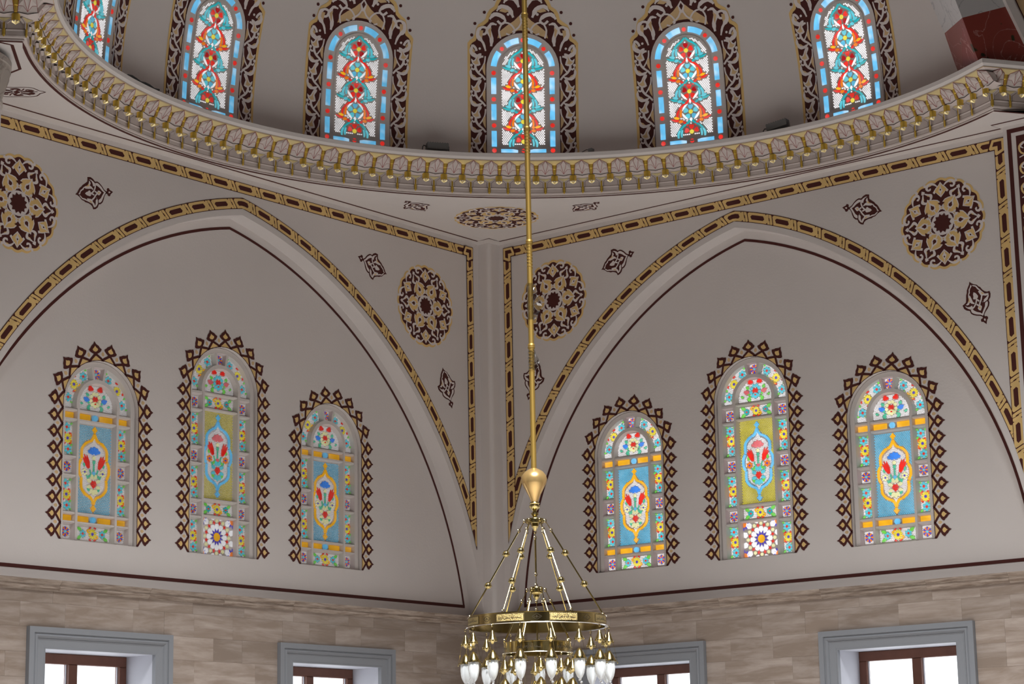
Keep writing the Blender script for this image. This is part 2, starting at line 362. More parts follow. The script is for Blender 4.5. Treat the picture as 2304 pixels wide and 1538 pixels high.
# --- painted interlace band
US = 2.88
LINK = [(-.12, .80), (0, .94), (1.90, .94), (2.32, .20), (2.20, .06), (.22, .06)]
HOLE = [(.26, .56), (.42, .71), (1.72, .71), (1.92, .44), (1.80, .29), (.48, .29)]
SPC = [(1.96, .80), (2.05, .94), (2.56, .94), (2.64, .84), (2.98, .12), (2.90, .06), (2.40, .06)]
SHOLE = [(2.37, .62), (2.46, .66), (2.59, .40), (2.49, .35)]
SLIT1 = [(2.235, .97), (2.275, .97), (2.42, .60), (2.38, .60)]
SLIT2 = [(2.725, .03), (2.685, .03), (2.54, .40), (2.58, .40)]
def subdiv(P, n=3):
    out = []
    for i in range(len(P)):
        a, b = P[i], P[(i+1) % len(P)]; k = n if abs(a[0]-b[0]) > .6 else 1
        out += [(a[0]+(b[0]-a[0])*j/k, a[1]+(b[1]-a[1])*j/k) for j in range(k)]
    return out
def band(ink, path, w, t0, n, d):
    S = [0]
    for a, b in zip(path, path[1:]): S.append(S[-1]+math.hypot(b[0]-a[0], b[1]-a[1]))
    nr = []
    for i in range(len(path)-1):
        dx, dy = path[i+1][0]-path[i][0], path[i+1][1]-path[i][1]; l = math.hypot(dx, dy); nr.append((-dy/l, dx/l))
    vn = []
    for i in range(len(path)):
        a = nr[max(i-1, 0)]; b = nr[min(i, len(nr)-1)]; k = 1+a[0]*b[0]+a[1]*b[1]; vn.append(((a[0]+b[0])/k, (a[1]+b[1])/k))
    def P(s, t):
        s = min(max(s, 0), S[-1]-1e-6); i = 0
        lo, hi = 0, len(S)-1
        while hi-lo > 1:
            mid = (lo+hi)//2
            if S[mid] <= s: lo = mid
            else: hi = mid
        i = lo; k = (s-S[i])/(S[i+1]-S[i]); q = t0+t*w
        nx = vn[i][0]+(vn[i+1][0]-vn[i][0])*k; ny = vn[i][1]+(vn[i+1][1]-vn[i][1])*k
        return (path[i][0]+(path[i+1][0]-path[i][0])*k+nx*q, path[i][1]+(path[i+1][1]-path[i][1])*k+ny*q)
    for i in range(len(path)-1): ink.poly([P(S[i], 0), P(S[i+1]-1e-5, 0), P(S[i+1]-1e-5, 1), P(S[i], 1)], dark_m, d)
    U = S[-1]/n
    for k in range(n):
        for poly, m, dd in ((LINK, gold_m, .0015), (SPC, gold_m, .0015), (HOLE, dark_m, .003), (SHOLE, dark_m, .003), (SLIT1, dark_m, .003), (SLIT2, dark_m, .003)):
            # the unit is centred so that a link sits in the middle of each period
            Q = [P((k+(x-1.10)/US+.5)*U, t) for x, t in subdiv(poly)]
            if k == n-1 and poly[0][0] > 1.95: continue
            ink.poly(Q, m, d+dd)

# --- round painted medallion (radius 1, six-fold)
def medallion(ink, cu, cv, R, d, a0=PI/2):
    def put(P, m, dd, a, mir=False): ink.poly(xf(P, cu, cv, a0+a, R, mir), m, d+dd)
    def sym(P): return P+[(x, -y) for x, y in P[::-1] if abs(y) > 1e-6]
    ink.poly([(cu+R*(.955+.035*abs(math.cos(12*t)))*math.cos(t+a0), cv+R*(.955+.035*abs(math.cos(12*t)))*math.sin(t+a0)) for t in [2*PI*i/192 for i in range(192)]], gold_m, d)
    ink.poly([(cu+R*(.895+.04*abs(math.cos(12*t)))*math.cos(t+a0), cv+R*(.895+.04*abs(math.cos(12*t)))*math.sin(t+a0)) for t in [2*PI*i/192 for i in range(192)]], dark_m, d+.001)
    for k in range(6):
        a = k*PI/3
        put(sym([(.90, 0), (.83, .05), (.78, .11), (.73, .15), (.69, .185), (.655, .15), (.685, .115), (.645, .085), (.61, .05), (.56, 0)]), pale_m, .002, a)
        put(sym([(.875, 0), (.815, .04), (.765, .096), (.725, .128), (.695, .135), (.675, .10), (.64, .06), (.595, 0)]), gold_m, .003, a)
        put(sym([(.87, 0), (.86, .009), (.775, .012), (.735, .035), (.69, .05), (.66, .02), (.62, .010), (.59, 0)]), pale_m, .004, a)
        put(sym([(.75, 0), (.72, .02), (.70, 0)]), dark_m, .005, a)
        for mir in (False, True):
            S = smooth([(.80, .07), (.86, .14), (.885, .22), (.86, .30), (.80, .325), (.755, .285), (.765, .235), (.795, .235)], 3)
            for q in ribbon(S, [.018+.045*math.sin(PI*min(1, i/len(S)*1.25)) if i/len(S) < .8 else .02 for i in range(len(S))]): put(q, pale_m, .002, a, mir)
            put(circ(.865, .365, .033, 8), pale_m, .002, a, mir)
            put(circ(.765, .25, .026, 8), pale_m, .0022, a, mir)
            put([(.855, .20), (.862, .25), (.83, .27), (.84, .22)], gold_m, .003, a, mir)
        b = a+PI/6
        put(sym([(.655, 0), (.60, .045), (.555, .12), (.49, .185), (.41, .21), (.34, .185), (.29, .13), (.255, .06), (.25, 0)]), pale_m, .002, b)
        put(sym([(.625, 0), (.585, .045), (.54, .105), (.48, .165), (.41, .186), (.35, .163), (.305, .11), (.275, .05), (.27, 0)]), gold_m, .003, b)
        put(sym([(.63, 0), (.62, .011), (.545, .014), (.50, .03), (.46, .064), (.41, .068), (.375, .048), (.345, .06), (.35, .022), (.33, .011), (.265, .011), (.265, 0)]), pale_m, .004, b)
        put(sym([(.495, 0), (.455, .022), (.42, .045), (.385, .03), (.375, 0)]), dark_m, .005, b)
        for mir in (False, True):
            S = smooth([(.585, .03), (.62, .09), (.67, .115), (.72, .075), (.80, .02)], 3)
            for q in ribbon(S, taper(len(S), .03, .075, .02)): put(q, pale_m, .0025, b, mir)
            put([(.66, .095), (.70, .075), (.735, .045), (.70, .05)], gold_m, .0035, b, mir)
            for q in ribbon(smooth([(.27, .10), (.32, .175), (.36, .16), (.33, .125)], 2), .024): put(q, pale_m, .0045, b, mir)
        put(sym([(.885, 0), (.855, .028), (.82, .05), (.805, .02), (.79, 0)]), pale_m, .003, b)
    for k in range(6):
        a = k*PI/3
        put(circ(.335, 0, .042, 8), pale_m, .0052, a); put(circ(.335, 0, .022, 8), tan_m, .006, a)
        put(sym([(.50, 0), (.455, .03), (.435, .085), (.40, .03), (.36, 0)]), dark_m, .0058, a)
    ink.disc(cu, cv, R*.255, pale_m, d+.0022, 24)
    ink.poly([(cu+R*(.215 if i % 2 else .165)*math.cos(a0+PI*i/12), cv+R*(.215 if i % 2 else .165)*math.sin(a0+PI*i/12)) for i in range(24)], dark_m, d+.006)

def motif(ink, cu, cv, a, mir, d, s=1.0):
    T = lambda P: xf(P, cu, cv, a, s, mir)
    ink.polyt(T(MOTIF['heart']), dark_m, d); ink.polyt(T(MOTIF['body']), dark_m, d)
    for k in ('rimL', 'L1', 'L2', 'L3', 'L4', 'bud1', 'bud2', 'hole'): ink.polyt(T(MOTIF[k]), pale_m, d+.002)
    for k in ('L2y', 'L3y', 'bud1y'): ink.polyt(T(MOTIF[k]), gold_m, d+.003)
    for k in ('st1', 'st2', 'st3', 'st4'): ink.stroke(T(MOTIF[k]), .018*s, pale_m, d+.0025)

# --- crest painted round the lunette windows
HW, SP = .54, 1.50
def outline(H, r=HW, n=20, b=0):
    sp = H-HW
    return [(-r, b), (r, b)]+[(r*math.cos(PI*i/n), sp+r*math.sin(PI*i/n)) for i in range(n+1)]
def crest(ink, H, d):
    sp = H-HW; Ltot = 2*sp+PI*HW; n = round(Ltot/.181)
    def P(s, q):
        if s < sp: return (-HW-q, s)
        if s > sp+PI*HW: return (HW+q, Ltot-s)
        a = PI-(s-sp)/HW; return ((HW+q)*math.cos(a), sp+(HW+q)*math.sin(a))
    pt = Ltot/n
    def put(poly, k, m, dd): ink.poly([P(min(max((k+.5)*pt+x, 0), Ltot), y) for x, y in poly], m, d+dd)
    N = 60
    for i in range(N): ink.poly([P(Ltot*i/N, 0), P(Ltot*(i+1)/N, 0), P(Ltot*(i+1)/N, .008), P(Ltot*i/N, .008)], dark_m, d+.001)
    h = pt/2
    sy = lambda Q: Q+[(-x, y) for x, y in Q[::-1] if abs(x) > 1e-6]
    for k in range(-1, n+1):
        ks = k+.5
        if 0 <= k < n:
            put([(-h*.72, .010), (h*.72, .010), (h*.34, .036), (0, .056), (-h*.34, .036)], k, gold_m, .0012)
            put(sy([(0, .220), (.015, .188), (.042, .168), (.052, .150), (.075, .132), (.066, .110), (.048, .092), (.022, .078), (0, .058)]), k, dark_m, .003)
            put(sy([(0, .170), (.010, .152), (.025, .139), (.032, .126), (.021, .110), (0, .100)]), k, gold_m, .004)
        for sgn in (-1, 1):
            S = smooth([(sgn*h, .0), (sgn*h*.80, .022), (sgn*h*.42, .046), (0, .078)], 3)
            if (k >= 0 or sgn > 0) and (k < n or sgn < 0):
                for q in ribbon(S, .027): put(q, k, dark_m, .002)
        if 0 <= k < n-1:
            put(sy([(0, .118), (.020, .108), (.034, .084), (.030, .055), (0, .036)]) , k+.5, pale_m, .0008)
            put(sy([(0, .106), (.012, .095), (.020, .080), (.016, .060), (0, .052)]), k+.5, tan_m, .0032)
    return pt

def wall(side):
    p = WP[side]; sg, ap, L, m = p['sg'], p['ap'], p['L'], p['m']; MW = WALLM[side]
    X = lambda q: [(sg*a, b) for a, b in q]
    ar = p['R']-.21
    aro = arch(p, ar, 4.0)
    # wall face with the great pointed arch cut out of it
    P, F = fill(X([(0, 3.99), (0, 18), (29.9, 18), (29.9, 3.99), (aro[-1][0], 3.99)]+aro[::-1]+[(aro[0][0], 3.99)]))
    g = Geo(); g.add([(u, v, 0) for u, v in P], F, wall_m)
    low = [(c-.765, c+.765) for c in p['low']]
    hol = [X([(a, 1.2), (b, 1.2), (b, 3.38), (a, 3.38)]) for a, b in low]
    P, F = fill(X([(0, 0), (29.9, 0), (29.9, 3.99), (0, 3.99)]), hol); g.add([(u, v, 0) for u, v in P], F, plain('mortar', (.30, .235, .19), .8))
    root = g.build('wall_'+side); root.matrix_world = MW
    tag(root, 'cream plaster wall with a pointed arch on the %s of the corner' % side, 'wall', 'structure')
    # soffit between the arch edge and the lunette, with a small fillet at the edge
    g = Geo(); A = X(aro); V = []; F = []
    for u, v in A: V += [(u, v, 0), (u, v, -.03), (u, v, LUN)]
    for i in range(len(A)-1):
        for j in range(2): F.append((3*i+j, 3*i+3+j, 3*i+4+j, 3*i+1+j))
    g.add(V, F, wall_m); g.build('arch_soffit', root)
    # lunette with window openings
    holes = []
    for c, kind in p['wins']:
        H = 2.04 if kind == 'blue' else 2.48
        holes.append([(sg*c+u, 4.59+v) for u, v in outline(H)])
    P, F = fill(X(arch(p, ar+.004, 4.0)), holes); g = Geo(); g.add([(u, v, LUN) for u, v in P], F, lunm)
    g.build('lunette', root)
    # cove down to the stone moulding
    g = Geo(); V = []; F = []; prof = [(LUN+.001, 4.098), (0, 4.098), (.03, 4.098)]
    for x in (sg*(ap+p['e']-ar+.0), sg*(2*ap-(ap+p['e']-ar))): V += [(x, z, d) for d, z in prof]
    n = len(prof); g.add(V, [(i, i+1, n+i+1, n+i) for i in range(n-1)], wall_m); g.build('sill_cove', root)
    # maroon line inside the lunette
    ink = Ink(); lr = p['R']-.31
    o1 = [q for q in arch(p, lr, 4.26)]; o2 = [q for q in arch(p, lr-.034, 4.26)]
    for i in range(len(o1)-1): ink.poly(X([o1[i], o1[i+1], o2[i+1], o2[i]]), dark_m, LUN+.003)
    x0 = o1[0][0]; x1 = o1[-1][0]
    ink.poly(X([(x0, 4.237), (x1, 4.237), (x1, 4.277), (x0, 4.277)]), dark_m, LUN+.0032)
    ink.build('painted_line', root)
    # interlace bands
    zt = 9.067; xi = m+BW; ez = p['zc']
    ink = Ink()
    band(ink, X([(m, zt), (L-m+.21-.0 if side == 'right' else L, zt)])[::sg], BW, -BW if True else 0, round((L-2*m)/.39), .002)
    ink.build('painted_interlace_band', root)
    def dz(rho, d): return p['zc']+math.sqrt(max(0, rho**2-(ap+p['e']-d)**2))
    tipz = dz(p['R']-BW, m); inz = dz(p['R']-BW, m+BW)
    far = (L-m+.21) if side == 'right' else None
    for x_out in [m]+([7.72] if side == 'right' else []):
        near = x_out < ap; ink = Ink(); xo = x_out; xn = xo+BW if near else xo-BW
        # stop the strip where the arch band crosses it
        a = (sg*xo, tipz if near else dz(p['R']-BW, 2*ap-xo)); b = (sg*xn, inz if near else dz(p['R']-BW, 2*ap-xn))
        ex, ey = b[0]-a[0], b[1]-a[1]; nx, ny = -ey, ex
        if ny < 0: nx, ny = -nx, -ny
        ink.clips.append(((nx, ny), nx*a[0]+ny*a[1]))
        path = [(sg*xo, min(a[1], b[1])-.02), (sg*xo, zt)]
        left = (sg*xn < sg*xo)
        band(ink, path, BW, 0 if left else -BW, round((zt-path[0][1])/.39), .0085)
        ink.build('painted_interlace_band', root)
    # mitred L-shaped links in the corners of the frame
    for xo in [m]+([7.72] if side == 'right' else []):
        s_ = 1 if xo < ap else -1; ink = Ink()
        Lp = lambda Q: [(sg*(xo+s_*a*BW), zt-b*BW) for a, b in Q]
        ink.polyt(Lp([(0, 0), (1.35, 0), (1.62, 1), (1, 1), (1, 1.62), (0, 1.35)]), dark_m, .0122)
        ink.polyt(Lp([(.06, .06), (1.16, .06), (1.48, .80), (1.38, .94), (.94, .94), (.94, 1.38), (.80, 1.48), (.06, 1.16)]), gold_m, .0135)
        ink.polyt(Lp([(.29, .29), (1.0, .29), (1.15, .66), (.66, .66), (.66, 1.15), (.29, 1.0)]), dark_m, .015)
        ink.build('painted_corner_link', root)
    ink = Ink()
    ink.clips.append(((sg, 0), m))
    A = [q for q in arch(p, p['R'], tipz-.1, 60)]
    A = X(A)[::sg]
    k = round((2*p['R']*(math.acos(p['e']/p['R'])-math.asin((tipz-.1-p['zc'])/p['R'])))/.39); k += (k+1) % 2
    band(ink, A, BW, -BW, k, .0045); ink.build('painted_interlace_band', root)
    # medallions and almond motifs of the spandrels
    meds = ((1.12, 8.215), (6.87, 8.205)) if side == 'right' else ((1.295, 8.10), (7.93, 8.13))
    for c, z in meds:
        ink = Ink(); medallion(ink, sg*c, z, .555, .002); ink.build('painted_medallion', root)
    if side == 'right': ms = ((2.176, 8.569, 15.3, True), (5.83, 8.573, -15.3, False), (.755, 7.203, 71, True), (7.245, 7.203, 109, False))
    else: ms = ((-2.297, 8.466, -14.5, False), (-6.893, 8.466, 14.5, True), (-.885, 7.075, 109, False))
    for u, z, a, mir in ms:
        ink = Ink(); motif(ink, u, z, math.radians(a)+(PI if (mir and abs(a) < 45) else 0), mir, .002, 1.0); ink.build('painted_almond_motif', root)
    # crests
    for c, kind in p['wins']:
        H = 2.04 if kind == 'blue' else 2.48
        ink = Ink(lambda u, v, d, c=c: (sg*c+u, 4.59+v, LUN+d)); crest(ink, H, .002); ink.build('painted_crest', root)
    # stone courses
    fr = [(c-1.0, c+1.0) for c in p['low']]; z = 3.985; rows = [.125]+[.26]*11
    rnd = random.Random(3 if side == 'right' else 9)
    for ri, hgt in enumerate(rows):
        z1, z0 = z, z-hgt; z = z0
        ivs = [(.0, 9.6)]
        if z0 < 3.58:
            ivs = []; last = 0
            for a, b in sorted(fr): ivs.append((last, a-.002)); last = b+.002
            ivs.append((last, 9.6))
        for a, b in ivs:
            x = a
            while x < b-.001:
                wd = rnd.choice((.45, .6, .6, .8, .95)); wd = wd*(.6 if x == a else 1)
                x2 = min(b, x+wd)
                if b-x2 < .18: x2 = b
                j = .0004; pr = .012+rnd.uniform(-.001, .001)
                g = Geo(); xs = sorted((sg*(x+j), sg*(x2-j))); cu, cv = (xs[0]+xs[1])/2, (z0+z1)/2
                g.add(*bevbox(xs[0]-cu, xs[1]-cu, z0+j-cv, z1-j-cv, 0, pr, .0009), trav_m); o = g.build('stone_block', root); o.location = (cu, cv, 0)
                x = x2
    # moulded string course in lengths
    prof = [(.0, 3.985), (.03, 3.985), (.034, 4.0), (.05, 4.012), (.055, 4.03), (.045, 4.042), (.05, 4.055), (.078, 4.08), (.085, 4.10), (.03, 4.103), (.0, 4.103)]
    x = 0
    while x < 9.6:
        x2 = min(9.6, x+rnd.uniform(1.0, 1.5)); g = Geo(); n = len(prof); xs = sorted((sg*(x+.001), sg*(x2-.001))); cu = (xs[0]+xs[1])/2
        V = [(q-cu, zz-4.0, d) for q in xs for d, zz in prof]
        g.add(V, [(i, i+1, n+i+1, n+i) for i in range(n-1)]+[tuple(range(n)), tuple(range(2*n-1, n-1, -1))], mould_m); o = g.build('string_course_stone', root); o.location = (cu, 4.0, 0); x = x2
    return root
WR = wall('right'); WL = wall('left')

# ------------------------------------------------------------------ corner ceiling, piers
def arc(r, a0, a1, n): return [(CX+r*math.cos(math.radians(a0+(a1-a0)*i/n)), CY+r*math.sin(math.radians(a0+(a1-a0)*i/n))) for i in range(n+1)]
AZ0, AZ1 = 152.5, 316.3
ER = Vector((-.83, .55)).normalized(); EL = Vector((.75, -.66)).normalized()
PR = Vector(arc(5.33, AZ0, AZ0, 1)[0]); PL = Vector(arc(5.33, AZ1, AZ1, 1)[0])
q1 = PR+ER*1.6; q2 = PL+EL*3.2
ring = arc(5.33, AZ0, AZ1, 90)
P, F = fill([(-.02, -.02), (-.02, q1.y), tuple(q1)]+ring+[tuple(q2), (q2.x, -.02)])
g = Geo(); g.add([(x, y, ZC) for x, y in P], F, wall_m); ceil = g.build('ceiling'); tag(ceil, 'flat cream corner ceiling between the two walls and the gilded cornice', 'ceiling', 'structure')
CM = lambda u, v, d: (u, v, ZC-d)
ink = Ink(CM); medallion(ink, 1.112, 1.079, .555, .002, PI/4); ink.build('painted_medallion', ceil)
for u, v, a, mir in ((2.248, .69, PI+.25, False), (.74, 2.25, -PI/2-.25, True)):
    ink = Ink(CM); motif(ink, u, v, a, mir, .002, 1.0); ink.build('painted_almond_motif', ceil)
ink = Ink(CM)
ink.stroke([tuple(PR+ER*1.3)]+ring+[tuple(PL+EL*2.4)], .034, dark_m, .002)
ink.build('painted_line', ceil)
ink = Ink(CM)
ink.stroke([(.338, 8.5), (.335, 7.727), (.146, 7.747), (.163, .342), (.382, .343), (.371, .135), (9.3, .19)], .030, dark_m, .0022)
ink.stroke([(9.9, 1.35), (9.525, 1.687), (9.398, 1.712), (8.891, 1.198), (8.882, 1.0), (9.2, .7)], .034, dark_m, .0024)
ink.build('painted_line', ceil)
# dark cartouche at the left end of the ceiling
ink = Ink(CM); ca = math.atan2(.2, -.185)
C2 = lambda Pp: xf(Pp, 8.45, .59, ca)
out = smooth([(.30, 0), (.235, .05), (.19, .13), (.10, .155), (0, .15), (-.10, .155), (-.19, .13), (-.235, .05), (-.30, 0), (-.235, -.05), (-.19, -.13), (-.10, -.155), (0, -.15), (.10, -.155), (.19, -.13), (.235, -.05)], 2, True)
ink.stroke(C2(out), .013, dark_m, .002, closed=True)
for k in range(6):
    a = k*PI/3+.5
    S = smooth([(.05*math.cos(a), .035*math.sin(a)), (.12*math.cos(a+.3), .075*math.sin(a+.3)), (.185*math.cos(a+.1), .105*math.sin(a+.1)), (.17*math.cos(a-.25), .10*math.sin(a-.25)), (.13*math.cos(a-.15), .07*math.sin(a-.15))], 3)
    ink.stroke(C2(S), taper(len(S), .02, .05, .012), dark_m, .002)
    ink.stroke(C2(smooth([(.22*math.cos(a+.45), .125*math.sin(a+.45)), (.15*math.cos(a+.5), .07*math.sin(a+.5)), (.07*math.cos(a+.55), .04*math.sin(a+.55))], 2)), .014, dark_m, .002)
ink.disc(8.45, .59, .035, dark_m, .002)
ink.build('painted_cartouche', ceil)

# slim pier in the corner
g = Geo(); r = .06; pts = [(-.05, .20)]+[(.20-r+r*math.sin(PI/2*i/6), .19-r+r*math.cos(PI/2*i/6)) for i in range(7)]+[(.20, -.05)]
n = len(pts); V = [(x, y, z) for z in (4.10, ZC) for x, y in pts]; g.add(V, [(i, i+1, n+i+1, n+i) for i in range(n-1)], wall_m)
o = g.build('wall_corner_pier', smooth=True); tag(o, 'slim plain plaster pier in the corner between the two arches', 'pier', 'structure')
# pier ending the right wall, with its framed panel
g = Geo(); g.add(*box(-.1, .18, 7.79, 9.6, 0, ZC), wall_m); pier = g.build('wall_right_pier'); tag(pier, 'plaster pier at the right edge with a maroon framed arabesque panel', 'pier', 'structure')
PM = lambda u, v, d: (.18+d, u, v)
ink = Ink(PM)
ink.poly([(7.838, 4.6), (7.888, 4.6), (7.888, 9.085), (7.838, 9.085)], dark_m); ink.poly([(7.838, 9.035), (9.4, 9.035), (9.4, 9.085), (7.838, 9.085)], dark_m, .0022)
ink.build('painted_line', pier)
ink = Ink(PM); ink.poly([(7.945, 4.7), (8.75, 4.7), (8.75, 8.99), (7.945, 8.99)], dark_m)
for k in range(18):
    v = 4.82+k*.236
    for q in range(4):
        u0 = 8.05+q*.2
        for mir in (1, -1):
            S = smooth([(u0-.075*mir, v-.10), (u0+.05*mir, v-.05), (u0+.07*mir, v+.03), (u0, v+.07), (u0-.055*mir, v+.03), (u0-.02*mir, v)], 3)
            ink.stroke(S, taper(len(S), .012, .032, .01), pale_m if mir > 0 else gold_m, .004+.001*mir)
        ink.disc(u0+.1, v+.118, .035, gold_m, .006); ink.disc(u0+.1, v+.118, .02, pale_m, .007)
ink.build('painted_arabesque_panel', pier)
# column with a fluted capital under the left end of the cornice
g = Geo()
def pj_col():
    cx, cy = 9.62, 1.04
    flut = lambda r, z, am: [(cx+(r+am*abs(math.cos(8*t)))*math.cos(t), cy+(r+am*abs(math.cos(8*t)))*math.sin(t), z) for t in [2*PI*i/64 for i in range(64)]]
    rings = [(.50, 0, 0), (.50, 8.60, 0), (.515, 8.61, 0), (.515, 8.65, 0), (.49, 8.66, .0), (.49, 8.68, .02), (.51, 8.80, .035), (.55, 8.93, .04), (.58, 8.99, .0), (.59, 9.0, 0), (.59, 9.06, 0)]
    V = []; F = []
    for r, z, am in rings: V += flut(r, z, am)
    for j in range(len(rings)-1):
        for i in range(64): F.append((j*64+i, j*64+(i+1) % 64, (j+1)*64+(i+1) % 64, (j+1)*64+i))
    return V, F, rings
V, F, rings = pj_col()
g.add(V[:64*2], F[:64], wall_m); col = g.build('wall_left_column', smooth=True); tag(col, 'round pale column at the left edge under the cornice end', 'column', 'structure')
g = Geo(); g.add([v for v in V[64:]], [tuple(i-64 for i in f) for f in F[64:]], capital_m); g.build('capital', col, True)
# ------------------------------------------------------------------ gilded cornice round the semi-dome
PITCH = 2.547; PH = 229.85
def cpath():
    """(base point on r=5.33, offset vector per metre of projection)"""
    out = []
    n1 = Vector((-math.cos(math.radians(AZ0)), -math.sin(math.radians(AZ0)))); n2 = Vector((.55, .83)).normalized()
    if n2.dot(ER) > .01: n2 = Vector((-ER.y, ER.x)); n2 = n2 if n2.y > 0 else -n2
    nR = Vector((ER.y, -ER.x)); nR = nR if nR.dot(Vector((1, 1))) > 0 else -nR
    m1 = Vector((-math.cos(math.radians(AZ1)), -math.sin(math.radians(AZ1)))); nL = Vector((EL.y, -EL.x)); nL = nL if nL.dot(Vector((1, 1))) > 0 else -nL
    def mitre(a, b):
        det = a.x*b.y-a.y*b.x; return Vector(((b.y-a.y)/det, (a.x-b.x)/det))
    out.append((PR+ER*1.6, nR)); out.append((PR, mitre(n1, nR)))
    N = 130
    for i in range(1, N):
        a = math.radians(AZ0+(AZ1-AZ0)*i/N); out.append((Vector((CX+5.33*math.cos(a), CY+5.33*math.sin(a))), Vector((-math.cos(a), -math.sin(a)))))
    out.append((PL, mitre(m1, nL))); out.append((PL+EL*2.4, nL))
    return out, nR, nL
CP, nR, nL = cpath()
def sweep(g, prof, m):
    """profile of (projection, z) swept along the cornice path"""
    V = []; F = []; n = len(prof)
    for b, o in CP:
        for s, z in prof: V.append((b.x+o.x*s, b.y+o.y*s, z))
    for i in range(len(CP)-1):
        for j in range(n-1): F.append((i*n+j, (i+1)*n+j, (i+1)*n+j+1, i*n+j+1))
    g.add(V, F, m)
g = Geo()
sweep(g, [(-.04, ZC+.02), (.0, ZC+.001), (.012, ZC), (.020, ZC+.012), (.012, ZC+.026), (.030, ZC+.036), (.034, ZC+.05), (.03, ZC+.06), (.03, ZC+.10), (.038, ZC+.112), (.03, ZC+.125), (.03, 9.36), (.09, 9.372), (.11, 9.40), (.16, 9.46), (.20, 9.505), (.294, 9.522)], petal_m)
sweep(g, [(.294, 9.520), (.298, 9.535), (.325, 9.56), (.33, 9.605), (.318, 9.612), (.03, 9.612), (-.25, 9.62)], wall_m)
cor = g.build('trim_1'); tag(cor, 'gilded stalactite cornice running round the base of the semi-dome', 'cornice', 'structure')
g = Geo(); sweep(g, [(.296, 9.519), (.299, 9.521), (.299, 9.525), (.296, 9.526)], tan_m); g.build('painted_line', cor)

